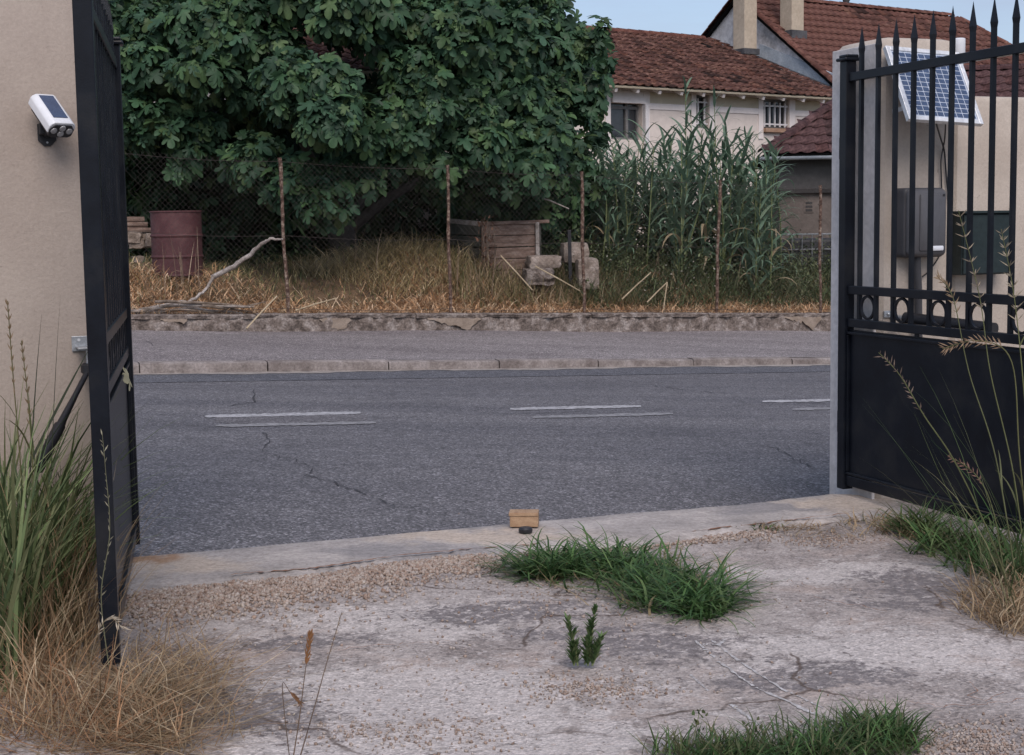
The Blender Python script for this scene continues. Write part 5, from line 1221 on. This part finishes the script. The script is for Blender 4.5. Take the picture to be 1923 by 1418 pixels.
# trunk and limbs
tb = tree_base
trunk = MB().tube([tb + Vector((0, 0, -.2)), tb + Vector((.05, 0, .5)), tb + Vector((-.1, .05, 1.1)), tb + Vector((-.05, 0, 1.7))], [.30, .24, .21, .17], 12, jit=.05).build('trunk', M['bark'], fig, smooth=60)
for k in range(9):
    a = 2 * PI * k / 9 + .3; st_ = tb + Vector((0, 0, .6 + .12 * (k % 5))); ln_ = random.uniform(3.0, 4.2)
    e_ = st_ + Vector((math.cos(a) * ln_, math.sin(a) * ln_ * .85, random.uniform(1.0, 2.6))); md = st_.lerp(e_, .5) + Vector((0, 0, .35))
    MB().tube([st_, st_.lerp(md, .5) + UZ * .1, md, md.lerp(e_, .5) + UZ * .12, e_], [.11, .085, .065, .045, .02], 8, jit=.06).build('limb', M['bark'], fig, smooth=60)
for (a, b, Y0, Y1) in (((660, 120), (740, 60), 23.5, 22.5), ((640, 130), (790, 132), 24, 23), ((880, 300), (930, 335), 22.2, 21.3), ((1000, 368), (1068, 392), 22, 21.4), ((700, 280), (740, 265), 22, 21.4), ((905, 225), (935, 250), 22, 21.5), ((650, 140), (690, 185), 24, 22.8), ((920, 420), (905, 370), 21.9, 21.6), ((300, 15), (345, 50), 22, 21.2)):
    A, B = at(*a, Y0), at(*b, Y1); MB().tube([A, A.lerp(B, .5) + UZ * .02, B], [.016, .012, .008], 6).build('branch', M['deadwood'], fig, smooth=60)

# ================================================================== GIANT REEDS
REEDC = [(.14, .215, .145), (.165, .25, .165), (.115, .185, .125), (.20, .275, .185)]
def reed_leaf_mesh(ben, k):
    n = 7; vs = []; L = 1.0
    x = z = 0; ang = math.radians(30)
    for i in range(n + 1):
        t = i / n; wv = .042 * (min(1, t * 6 + .45)) * (1 - t ** 2.2) + .0015
        vs += [(-wv, x, z + .25 * wv), (wv, x, z + .25 * wv)]
        ang += ben / n * (.4 + 1.2 * t); x += math.sin(ang) * L / n; z += math.cos(ang) * L / n
    me = npmesh('reed_leaf', np.array(vs), np.array([(2 * i, 2 * i + 1, 2 * i + 3, 2 * i + 2) for i in range(n)]), np.repeat(tints(1, REEDC, .18), len(vs), 0), True); me.materials.append(M['reed']); return me
rmesh = [reed_leaf_mesh(math.radians(b), 0) for b in (55, 75, 95, 110, 125, 140, 85, 65)]
dead = reed_leaf_mesh(math.radians(150), 1); dc_ = np.ones((len(dead.vertices), 4), dtype=np.float32); dc_[:, :3] = (.34, .27, .17); dead.color_attributes['tint'].data.foreach_set('color', dc_.ravel())
rd = random.Random(4)
tops = [(1128, 262), (1118, 300), (1150, 240), (1165, 255), (1182, 232), (1200, 250), (1212, 222), (1228, 243), (1246, 236), (1262, 228), (1287, 158), (1280, 215), (1300, 205), (1310, 235), (1318, 212), (1330, 225), (1341, 182), (1345, 230), (1360, 200), (1362, 236), (1378, 240), (1392, 248), (1402, 232), (1412, 242), (1422, 262), (1415, 240), (1440, 268), (1457, 262), (1438, 300), (1108, 330), (1140, 300), (1172, 300), (1235, 280), (1270, 262), (1295, 250), (1352, 270), (1385, 290), (1222, 300), (1190, 290), (1325, 280), (1405, 300), (1430, 330), (1160, 330), (1255, 310), (1340, 320), (1155, 276), (1290, 300), (1372, 310), (1448, 310), (1210, 330)]
tops = tops + [(rd.uniform(1105, 1455), rd.uniform(248, 330)) for _ in range(56)]
for i, (px, py) in enumerate(tops):
    py += 4 if i in (10, 16) else 24 if i < 50 else 34
    Y = rd.uniform(22.3, 23.6) if i < 50 else rd.uniform(23.2, 25.2); top = at(px, py, Y); bx, by = top.x + rd.gauss(0, .28), Y + rd.uniform(-.2, .2)
    b = Vector((bx, by, float(gard_z(bx, by)) - .05)); H_ = (top - b).length
    r_ = empty('giant_reed', b, ('tall green giant reed cane with arching leaves in the clump beside the fig tree' if i < 50 else 'giant reed cane half hidden at the back of the clump beside the fig tree'), 'reed', 'giant reed clump by the fence')
    MB().tube([b, b.lerp(top, .5) + Vector((rd.uniform(-.05, .05), 0, 0)), b.lerp(top, .97)], [.014, .011, .005], 6).build('stem', M['cane'], r_, smooth=60)
    n = 21; az0 = rd.uniform(0, 2 * PI); JV, JF, JT, jo = [], [], [], 0
    for k in range(n):
        t = .03 + .97 * (k / (n - 1)) ** .85; p = b.lerp(top, min(t, .985)); azz = az0 + (PI if k % 2 else 0) + rd.uniform(-.7, .7)
        s_ = rd.uniform(.45, .80) * (1 if t < .85 else .72); me_ = dead if (t < .5 and rd.random() < .14) else rmesh[rd.randrange(8)] if t < .9 else rmesh[0 if k % 2 else 7]
        mt_x = Matrix.Translation(p) @ Matrix.Rotation(azz, 4, 'Z') @ Matrix.Rotation(rd.uniform(-.35, .35), 4, 'Y') @ Matrix.Scale(s_, 4)
        if i < 50:
            o = bpy.data.objects.new('leaf', me_); COL.objects.link(o); o.parent = r_
            o.matrix_basis = mt_x; o.matrix_parent_inverse = Matrix.Translation(-b)
        else:
            vs = [mt_x @ v.co for v in me_.vertices]; JV += [tuple(v) for v in vs]; JF += [tuple(q + jo for q in f.vertices) for f in me_.polygons]; jo += len(vs); JT += [rd.choice(REEDC)] * len(vs)
    if JV: npobj('leaves', np.array(JV), np.array(JF), M['reed'], r_, np.array(JT), True)['kind'] = 'stuff'

# ================================================================== GROUND COVER (far side)
DRY = [(.62, .40, .235), (.70, .49, .31), (.56, .34, .19), (.72, .56, .39), (.42, .26, .15)]
DRYG = [(.38, .31, .16), (.30, .27, .13), (.23, .23, .105), (.46, .38, .21)]
GRN = [(.085, .11, .05), (.115, .135, .065), (.065, .092, .045), (.15, .155, .08)]
def on_g(px, py, jit=0):
    v = gard_at(px, py); return (v.x, v.y, v.z)
def bank(n, q0, q1, s0, s1, cols, ln_, wd_, l0, l1, curl=.8, keep=None, seg=4):
    s = RNG.uniform(s0, s1, n); q = RNG.uniform(q0, q1, n); p = P_WALL + .25 + q
    if keep is not None:
        k = keep(s, q); s, q, p = s[k], q[k], p[k]; n = len(s)
    z = z_gard(s, p) - .01; B = np.stack([s * RU.x + p * RV.x, s * RU.y + p * RV.y, z], 1)
    return ribbons(B, RNG.uniform(0, 2 * PI, n), RNG.uniform(*l0, n), RNG.uniform(*l1, n), RNG.uniform(*ln_, n), RNG.uniform(*wd_, n), tints(n, cols, .25), seg, RNG.uniform(-curl, curl, n))
patch = lambda s, q: (np.sin(s * 1.9 + 1) + np.sin(s * .77) + RNG.normal(0, .8, len(s)) - (q - .6) * 1.6) > -1.0
parts = [bank(16000, -.05, 1.5, 1.2, 16, DRY, (.12, .34), (.008, .017), (.1, .9), (1.3, 2.9), 2.0, patch), bank(9000, -.08, .7, 1.2, 16, DRY, (.1, .26), (.008, .018), (.3, 1.2), (1.4, 2.8), 2.5)]
V, Fc, T = merge(parts); tag(npobj('dry_grass', V, Fc, M['straw'], tint=T), 'tangled orange-brown dry grass along the foot of the wire fence', 'grass', kind='stuff')
parts = [bank(9000, .5, 4.5, 1.0, 9.5, DRYG + GRN, (.08, .24), (.006, .012), (.1, .7), (.8, 2.0)), bank(6500, .7, 3.4, 4.9, 8.9, [(.52, .42, .24), (.44, .36, .20), (.58, .48, .30), (.30, .26, .13)], (.25, .62), (.006, .012), (.2, .7), (1.2, 2.4), 1.4, lambda s, q: np.abs((s - 6.9) / 1.5) + np.abs((q - 1.9) / 1.6) < 1)]
V, Fc, T = merge(parts); tag(npobj('grass', V, Fc, M['grass'], tint=T), 'short yellow-green grass on the bank behind the drum', 'grass', kind='stuff')
parts = [bank(12000, .3, 3.2, 9.0, 16.5, [(.11, .145, .07), (.14, .17, .085), (.085, .12, .06), (.18, .18, .10)], (.2, .62), (.008, .018), (.1, .6), (.5, 1.9)), bank(2600, .25, 1.3, 7.4, 10.2, [(.34, .26, .15), (.26, .22, .11), (.16, .17, .075), (.44, .34, .22)], (.2, .55), (.006, .012), (.05, .6), (.5, 1.9)), bank(2500, .0, 1.2, 8.6, 16.5, DRY, (.15, .35), (.006, .012), (.2, .8), (1.0, 2.5))]
n = 9000; s = RNG.uniform(9.2, 16.2, n); q = np.abs(RNG.normal(1.2, .7, n)); p = P_WALL + .3 + q; hgt_ = RNG.uniform(0, .75, n) * (0.5 + .5 * np.abs(np.sin(s * 2.3 + q)))
B = np.stack([s * RU.x + p * RV.x, s * RU.y + p * RV.y, z_gard(s, p) + hgt_], 1)
parts.append(ribbons(B, RNG.uniform(0, 6.28, n), RNG.uniform(.3, 1.4, n), RNG.uniform(1, 2.2, n), RNG.uniform(.04, .10, n), RNG.uniform(.015, .035, n), tints(n, GRN + [(.10, .12, .06)], .25), 2))
n = 260; s = RNG.uniform(9.2, 16.2, n); q = RNG.uniform(.1, 1.4, n); p = P_WALL + .3 + q
B = np.stack([s * RU.x + p * RV.x, s * RU.y + p * RV.y, z_gard(s, p) + RNG.uniform(.1, .7, n)], 1)
parts.append(ribbons(B, RNG.uniform(0, 6.28, n), RNG.uniform(.3, 1.4, n), RNG.uniform(1, 2.2, n), RNG.uniform(.02, .04, n), RNG.uniform(.02, .035, n), tints(n, [(.42, .38, .32), (.35, .33, .28)], .2), 2))
V, Fc, T = merge(parts); tag(npobj('weeds', V, Fc, M['grass'], tint=T), 'tangled green weeds with pale seed heads below the reeds', 'weeds', kind='stuff')
# tall dry stalks standing in the bank
n = 46; B, L_ = [], []
for k in range(n):
    px, py = random.choice([(random.uniform(850, 1010), 560), (random.uniform(340, 380), 540), (random.uniform(640, 860), 520), (random.uniform(1150, 1500), 560), (random.uniform(245, 420), 565)]); v = gard_at(px, py); B.append((v.x, v.y, v.z)); L_.append(random.uniform(.35, .95))
B = np.array(B); V, Fc, T = ribbons(B, RNG.uniform(0, 6.28, n), RNG.uniform(0, .3, n), RNG.uniform(.1, .7, n), np.array(L_), RNG.uniform(.008, .014, n), tints(n, [(.30, .22, .16), (.38, .30, .22), (.2, .15, .1)], .2), 5)
tag(npobj('dry_stalks', V, Fc, M['straw'], tint=T), 'sparse tall dry stalks standing along the fence', 'stalks', kind='stuff')
# dark foliage added as a backdrop for the darkness behind the reeds
n = 3600; px = RNG.uniform(1095, 1445, n); d = RNG.uniform(25.3, 26.4, n); X = (px - IW / 2) / F * d; top_ = np.array([at(float(q), 378 + 14 * math.sin(q * .05), 25.8).z for q in px]); zb_ = gard_z(X, d); hz = zb_ + (top_ - zb_) * RNG.uniform(0, 1, n) ** .8
V, Fc, T = ribbons(np.stack([X, d, hz], 1), RNG.uniform(0, 6.28, n), RNG.uniform(.2, 1.6, n), RNG.uniform(1, 2.4, n), RNG.uniform(.08, .16, n), RNG.uniform(.05, .09, n), tints(n, [(.030, .052, .028), (.042, .066, .034)], .2), 2)
hg = empty('backdrop_foliage', at(1270, 520, 25.8), 'low dark foliage backdrop added behind the giant reeds', 'backdrop_foliage'); npobj('backdrop_leaves', V, Fc, M['grass'], hg, T)['kind'] = 'stuff'
for k in range(9):
    q = at(1110 + k * 40, 515, 25.9); MB().tube([q - UZ * .5, q + UZ * .5, q + UZ * 1.0 + Vector((random.uniform(-.1, .1), 0, 0))], [.03, .022, .01], 6).build('stem', M['bark'], hg, smooth=60)
# low ivy / undergrowth in the deep shade under the fig
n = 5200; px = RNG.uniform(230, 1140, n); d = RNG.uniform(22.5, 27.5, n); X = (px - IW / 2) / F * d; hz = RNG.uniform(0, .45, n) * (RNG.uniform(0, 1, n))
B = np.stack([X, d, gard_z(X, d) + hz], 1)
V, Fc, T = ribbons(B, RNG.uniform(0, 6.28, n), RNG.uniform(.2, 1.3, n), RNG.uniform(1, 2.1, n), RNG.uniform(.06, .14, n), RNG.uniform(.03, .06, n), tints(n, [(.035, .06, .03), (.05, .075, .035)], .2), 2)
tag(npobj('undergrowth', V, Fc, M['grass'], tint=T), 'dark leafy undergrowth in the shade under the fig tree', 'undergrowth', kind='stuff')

# ================================================================== FOREGROUND GRASSES
GG = [(.065, .130, .042), (.085, .160, .052), (.052, .108, .040), (.115, .175, .065)]
OG = [(.085, .11, .045), (.11, .125, .06), (.06, .09, .035), (.15, .145, .075)]
ST = [(.32, .235, .14), (.40, .30, .19), (.24, .165, .095), (.46, .37, .25), (.34, .22, .13)]
def patch_blades(pts, n, cols, ln_, wd_, l0, l1, curl=.7, seg=5, az=None, z=-.02):
    B = []
    for _ in range(n):
        cx, cy, rx, ry = pts[RNG.integers(0, len(pts))]; a = RNG.uniform(0, 6.28); r = math.sqrt(RNG.uniform(0, 1))
        v = atz(cx + rx * r * math.cos(a), cy + ry * r * math.sin(a), z); B.append((v.x, v.y, v.z))
    A = RNG.uniform(0, 2 * PI, n) if az is None else RNG.normal(az[0], az[1], n)
    return ribbons(np.array(B), A, RNG.uniform(*l0, n), RNG.uniform(*l1, n), RNG.uniform(*ln_, n), RNG.uniform(*wd_, n), tints(n, cols, .2), seg, RNG.uniform(-curl, curl, n))
def stuff(name, parts, mat, label, cat='grass'):
    V, Fc, T = merge(parts); return tag(npobj(name, V, Fc, mat, tint=T), label, cat, kind='stuff')
stuff('grass_patch', [patch_blades([(1110, 1065, 80, 22), (1200, 1085, 90, 28), (1275, 1125, 95, 32), (1320, 1140, 55, 28), (1030, 1075, 55, 14)], 1650, GG, (.08, .26), (.005, .011), (.5, 1.4), (1.2, 2.3), 1.0),
    patch_blades([(1150, 1080, 170, 42), (1280, 1120, 150, 44), (985, 1070, 70, 26)], 260, GG + OG + [(.30, .24, .14)], (.08, .24), (.004, .009), (.8, 1.45), (1.2, 1.7), 1.2), patch_blades([(1200, 1095, 190, 50)], 150, [(.36, .28, .17), (.28, .21, .12)], (.08, .2), (.003, .006), (.9, 1.5), (1.2, 1.7), 1.2)], M['grass'], 'bright green grass patch growing in the middle of the driveway')
stuff('grass_patch', [patch_blades([(1600, 1408, 130, 30), (1430, 1430, 160, 18), (1650, 1385, 60, 18)], 1500, GG[:3] + OG[:2], (.04, .13), (.003, .006), (.2, 1.2), (.8, 2.0), 1.0), patch_blades([(1560, 1400, 210, 40), (1350, 1420, 150, 20)], 420, OG + GG + [(.30, .25, .15)], (.03, .12), (.002, .005), (.3, 1.4), (.8, 1.8), 1.2),
    patch_blades([(1350, 1415, 120, 14)], 160, OG, (.04, .10), (.003, .006), (.1, .9), (.6, 1.6))], M['grass'], 'low green grass at the driveway edge nearest the viewer')
stuff('grass_verge', [patch_blades([(1790, 1035, 90, 16), (1870, 1062, 100, 26), (1730, 1005, 40, 8), (1905, 1085, 50, 24)], 900, GG + OG, (.10, .26), (.005, .010), (.3, 1.1), (1.0, 2.1)),
    patch_blades([(1640, 985, 60, 9), (1690, 1000, 50, 9), (1740, 1012, 60, 8)], 420, ST + OG[:1], (.05, .13), (.003, .006), (.3, 1.2), (1.0, 2.2), 1.5), patch_blades([(1870, 1135, 75, 40), (1905, 1160, 50, 40)], 900, ST, (.06, .20), (.0025, .005), (.3, 1.3), (1.0, 2.2), 1.5),
    patch_blades([(1420, 994, 60, 5)], 240, GG[:2] + [(.2, .12, .07)], (.015, .045), (.004, .008), (.4, 1.3), (1, 2)), patch_blades([(1560, 998, 90, 14), (1480, 992, 60, 6)], 240, ST, (.03, .09), (.002, .005), (.8, 1.5), (1.2, 1.8), 1.5, z=-.012)], M['grass'], 'mixed green and straw verge along the foot of the open gate')
stuff('tall_grass', [patch_blades([(1912, 1085, 30, 50), (1930, 1130, 40, 60)], 40, OG + GG[:2], (.25, .75), (.004, .010), (.05, .6), (.4, 1.7), .5, 7),
    patch_blades([(1900, 1120, 45, 50)], 20, OG, (.5, .9), (.003, .005), (.15, .6), (.4, 1.1), .3, 7, (2.7, .6))], M['grass'], 'tall wispy green grass in front of the gate panel')
stuff('tall_grass', [patch_blades([(30, 1180, 70, 80), (60, 1150, 60, 60), (0, 1230, 60, 80)], 620, [(.12, .165, .07), (.15, .195, .085), (.09, .13, .058), (.21, .23, .115)], (.30, .92), (.005, .014), (.03, .5), (.3, 1.6), .6, 7), patch_blades([(120, 1170, 45, 60), (140, 1100, 30, 50)], 330, [(.10, .14, .062), (.13, .17, .078), (.08, .115, .052)], (.2, .55), (.005, .012), (.03, .35), (.2, 1.1), .5, 7, (2.6, .9)),
    patch_blades([(10, 1180, 60, 60), (60, 1150, 50, 50)], 46, [(.20, .27, .11), (.17, .235, .095)], (.35, .80), (.014, .030), (.2, .8), (.8, 1.7), .5, 8, (.3, .7)), patch_blades([(100, 1200, 110, 60)], 240, ST, (.3, .65), (.002, .004), (.05, .7), (.4, 1.5), .6, 6)], M['grass'], 'tall dense green grass against the beige wall')
ORS = ST + [(.36, .20, .11), (.30, .16, .085), (.42, .25, .14)]
stuff('straw', [patch_blades([(60, 1340, 150, 80), (150, 1390, 170, 50), (40, 1250, 100, 60), (230, 1400, 120, 30)], 1700, ORS, (.06, .26), (.002, .0045), (1.1, 1.56), (1.2, 1.75), 2.0, 5), patch_blades([(60, 1330, 140, 70), (150, 1380, 150, 50)], 420, ORS, (.12, .38), (.002, .004), (.2, 1.1), (.6, 1.8), 1.2, 6),
    patch_blades([(310, 1270, 110, 60), (310, 1370, 140, 60), (250, 1310, 120, 50)], 1500, ST, (.08, .40), (.0016, .0034), (1.05, 1.52), (1.35, 1.62), 1.2, 5, z=-.010), patch_blades([(90, 1250, 80, 70)], 280, ST, (.25, .55), (.002, .004), (.1, .9), (.5, 1.6), .8, 6)], M['straw'], 'matted dry straw in the corner below the edge-on gate', 'straw')
# grass stalks with seed heads, one thing each
def stalk(pts, Y, r, label, head=(.62, 1.0), hcol=(.30, .19, .11), nsp=26, sl=(.02, .05), scol=(.17, .17, .085), leaves=0, group=None, spread=.6):
    P = [at(x, y, yy) for (x, y), yy in zip(pts, Y)]; Q = []
    for i in range(len(P) - 1):
        p0, p1, p2, p3 = P[max(i - 1, 0)], P[i], P[i + 1], P[min(i + 2, len(P) - 1)]
        for k in np.linspace(0, 1, 8, endpoint=False): Q.append(.5 * ((2 * p1) + (p2 - p0) * k + (2 * p0 - 5 * p1 + 4 * p2 - p3) * k * k + (3 * p1 - p0 - 3 * p2 + p3) * k ** 3))
    Q.append(P[-1]); n = len(Q); e = empty('grass_stalk', Q[0], label, 'grass stalk', group)
    mb = MB(); mb.tube(Q, [r * (1 - .6 * i / n) for i in range(n)], 5); mb.t = [scol] * len(mb.v); mb.build('stem', M['straw'], e, smooth=60)
    V_, F_, T_ = [], [], []; mb = MB()
    nsp = int(nsp * 1.9); sl = (sl[0] * .55, sl[1] * .62)
    for k in range(nsp):
        t = head[0] + (head[1] - head[0]) * k / nsp; i = min(int(t * (n - 1)), n - 2); p = Q[i]; d = (Q[i + 1] - Q[i]).normalized()
        sd_ = Vector([random.gauss(0, 1) for _ in range(3)]); sd_ = (sd_ - d * sd_.dot(d)).normalized(); dd = (d * (1 - spread * .5) + sd_ * spread).normalized(); l = random.uniform(*sl); nn_ = dd.cross(sd_.cross(dd)).normalized(); w_ = dd.cross(Vector((0, 1, 0))).normalized() * min(l * .07, .0020)
        fk = random.uniform(.7, 1.25); c = tuple(q * fk for q in hcol); mb.add([p, p + dd * l * .5 + w_, p + dd * l, p + dd * l * .5 - w_], [(0, 1, 2, 3)], c)
    if nsp: mb.build('seed_head', M['straw'], e)['kind'] = 'stuff'
    for k in range(leaves):
        i = int(n * (.2 + .3 * k)); p = np.array([tuple(Q[i])]); V, Fc, T = ribbons(p, np.array([random.uniform(0, 6.28)]), np.array([.4]), np.array([1.4]), np.array([random.uniform(.12, .25)]), np.array([.006]), np.array([scol]), 5)
        npobj('leaf', V, Fc, M['grass'], e, T)
    return e
stalk([(1915, 1215), (1880, 1060), (1800, 880), (1735, 780), (1690, 705), (1650, 662)], [5.0, 5.05, 5.1, 5.15, 5.2, 5.2], .0035, 'arching grass stalk reaching furthest across the black gate panel', (.62, 1.0), (.20, .15, .12), 30, (.02, .06), (.12, .13, .06), 1, spread=.75)
stalk([(1900, 1190), (1870, 980), (1835, 895), (1780, 855)], [5.1, 5.15, 5.2, 5.2], .003, 'shorter drooping grass stalk with reddish head before the gate panel', (.62, 1.0), (.24, .14, .11), 22, (.02, .055), (.12, .13, .06), 1, spread=.6)
stalk([(1910, 1100), (1870, 860), (1820, 700), (1790, 560), (1760, 520)], [5.2, 5.3, 5.4, 5.45, 5.5], .0032, 'upright grass stalk whose head droops over the ring row', (.7, 1.0), (.26, .19, .12), 26, (.03, .06), (.13, .14, .07), 1)
stalk([(1935, 1150), (1905, 900), (1860, 700), (1840, 560), (1800, 395)], [5.2, 5.3, 5.4, 5.5, 5.55], .0032, 'tallest thin grass stalk crossing in front of the green cabinet', (.72, 1.0), (.33, .27, .20), 30, (.03, .07), (.14, .15, .07), 1, spread=.8)
stalk([(1940, 1100), (1915, 860), (1900, 680), (1840, 640), (1770, 655)], [5.0, 5.0, 5.05, 5.1, 5.1], .003, 'grass stalk with pale brown head bowed below the ring row', (.6, 1.0), (.30, .21, .14), 40, (.03, .07), (.15, .15, .07), 1)
stalk([(1945, 1050), (1925, 760), (1905, 560), (1880, 430)], [5.2, 5.3, 5.4, 5.4], .003, 'stalk with loose pale head rising past the cabinet edge', (.6, 1.0), (.34, .29, .21), 30, (.04, .08), (.15, .16, .07), 2, spread=.8)
stalk([(548, 1440), (562, 1350), (572, 1270), (583, 1192)], [3.55, 3.6, 3.62, 3.65], .0018, 'slim stalk with rust-brown seed head nearest the viewer', (.76, 1.0), (.26, .13, .06), 44, (.030, .048), (.16, .11, .075), 0, spread=.3)
stalk([(558, 1440), (590, 1330), (615, 1240), (642, 1150)], [3.55, 3.6, 3.65, 3.7], .002, 'bare leaning stalk beside the rust-brown seed head', (.55, 1.0), (.28, .22, .16), 10, (.014, .03), (.15, .11, .085), 0, spread=.3)
stalk([(545, 1435), (530, 1290), (545, 1300), (562, 1318)], [3.6, 3.62, 3.62, 3.62], .0014, 'short bent stalk with drooping brown tip in the driveway', (.66, 1.0), (.24, .13, .07), 26, (.022, .04), (.15, .11, .085), 0, spread=.3)
stalk([(60, 1250), (40, 900), (24, 700), (14, 565)], [4.7, 4.75, 4.8, 4.8], .0032, 'tall grass stalk with brown plume in front of the beige wall', (.62, 1.0), (.26, .19, .12), 44, (.02, .05), (.14, .13, .065), 2, spread=.35)
stalk([(30, 1230), (60, 950), (55, 780), (40, 640)], [4.6, 4.65, 4.7, 4.7], .003, 'second plumed grass stalk against the beige wall', (.66, 1.0), (.24, .18, .11), 40, (.02, .05), (.13, .13, .06), 2, spread=.35)
stalk([(205, 1255), (190, 1120), (206, 1000), (198, 880), (192, 815)], [4.2, 4.2, 4.2, 4.2, 4.2], .0018, 'twiggy pale weed stem climbing the gate stile', (.2, 1.0), (.30, .28, .20), 16, (.015, .05), (.18, .18, .11), 0)
stalk([(160, 1290), (180, 1200), (205, 1160), (235, 1185)], [4.1, 4.1, 4.1, 4.1], .0016, 'wild oat stalk with pale hanging spikelets at the gate foot', (.4, 1.0), (.55, .48, .38), 14, (.03, .05), (.30, .24, .16), 0, spread=.5)
# broad upright leaves behind the tall grass
for (x0, y0, x1, y1, Y, w_, lab) in ((95, 900, 100, 553, 5.3, .020, 'tallest upright blade against the beige wall'), (55, 900, 66, 588, 5.35, .016, 'narrow upright blade beside the tallest one on the wall'), (90, 800, 168, 640, 5.2, .024, 'broad blade leaning towards the gate stile')):
    a, b = at(x0, y0, Y), at(x1, y1, Y); v = b - a; V, Fc, T = ribbons(np.array([tuple(a - v * .5)]), np.array([0.0 if v.x > 0 else PI]), np.array([math.atan2(abs(v.x), v.z)]), np.array([math.atan2(abs(v.x), v.z) + .06]), np.array([v.length * 1.5]), np.array([w_ * 1.6]), np.array([(.055, .075, .045)]), 8)
    tag(npobj('upright_grass', V, Fc, M['grass'], tint=T), lab, 'grass')
# small bushy plant in the driveway
sb = atz(1098, 1252, -.015); pl = empty('small_plant', sb, 'small upright leafy plant sprouting from the driveway', 'plant')
for (x0, y0, x1, y1) in ((1085, 1250, 1066, 1165), (1098, 1248, 1118, 1140), (1112, 1250, 1130, 1196), (1078, 1250, 1075, 1215), (1104, 1250, 1106, 1200)):
    a = atz(x0, y0, -.015); b = at(x1, y1, a.y); MB().tube([a, a.lerp(b, .5) + Vector((.006, 0, 0)), b], [.003, .0025, .001], 5).build('stem', M['cane'], pl)
    n = 90; t = RNG.uniform(.05, 1, n); B = np.array([tuple(a.lerp(b, float(q))) for q in t]); V, Fc, T = ribbons(B, RNG.uniform(0, 6.28, n), RNG.uniform(.3, .8, n), RNG.uniform(.6, 1.3, n), RNG.uniform(.026, .05, n) * (1.15 - .5 * t), RNG.uniform(.006, .009, n), tints(n, [(.085, .155, .055), (.12, .19, .075), (.15, .19, .085)], .18), 3)
    npobj('leaves', V, Fc, M['grass'], pl, T)['kind'] = 'stuff'
# weedy sprigs at the near edge
for k, (x, y, x1, y1, lab) in enumerate(((1300, 1400, 1315, 1330, 'thin seed-podded sprig at the near grass edge'), (1410, 1400, 1418, 1352, 'short leafy sprig in the near grass'))):
    a = atz(x, y, -.015); b = at(x1, y1, a.y); sg = empty('weed_sprig', a, lab, 'weed'); MB().tube([a, b], [.0016, .0008], 5).build('stem', M['cane'], sg)
    n = 16; t = RNG.uniform(.3, 1, n); B = np.array([tuple(a.lerp(b, float(q)) + Vector((random.uniform(-.025, .025), 0, 0))) for q in t]); V, Fc, T = ribbons(B, RNG.uniform(0, 6.28, n), RNG.uniform(.3, .9, n), RNG.uniform(.6, 1.3, n), RNG.uniform(.010, .02, n), RNG.uniform(.006, .010, n), tints(n, OG, .2), 2)
    npobj('leaves', V, Fc, M['grass'], sg, T)['kind'] = 'stuff'
# pale dry leaf caught on the left gate
lp_ = HL.lerp(EL, .30) + NL * .033; lp_.z = at(225, 709, lp_.y).z
V0 = LV * .09; mm = mats_from(np.array([[DL.x, DL.y, .1]]), np.array([[NL.x, NL.y, .3]])); V, Fc = instance(V0, LF_, mm, np.array([tuple(lp_)]))
tag(npobj('dry_leaf', V, Fc, M['straw'], tint=np.repeat(np.array([(.5, .45, .28)]), len(V0), 0)), 'pale dry leaf caught on the edge-on gate', 'leaf')
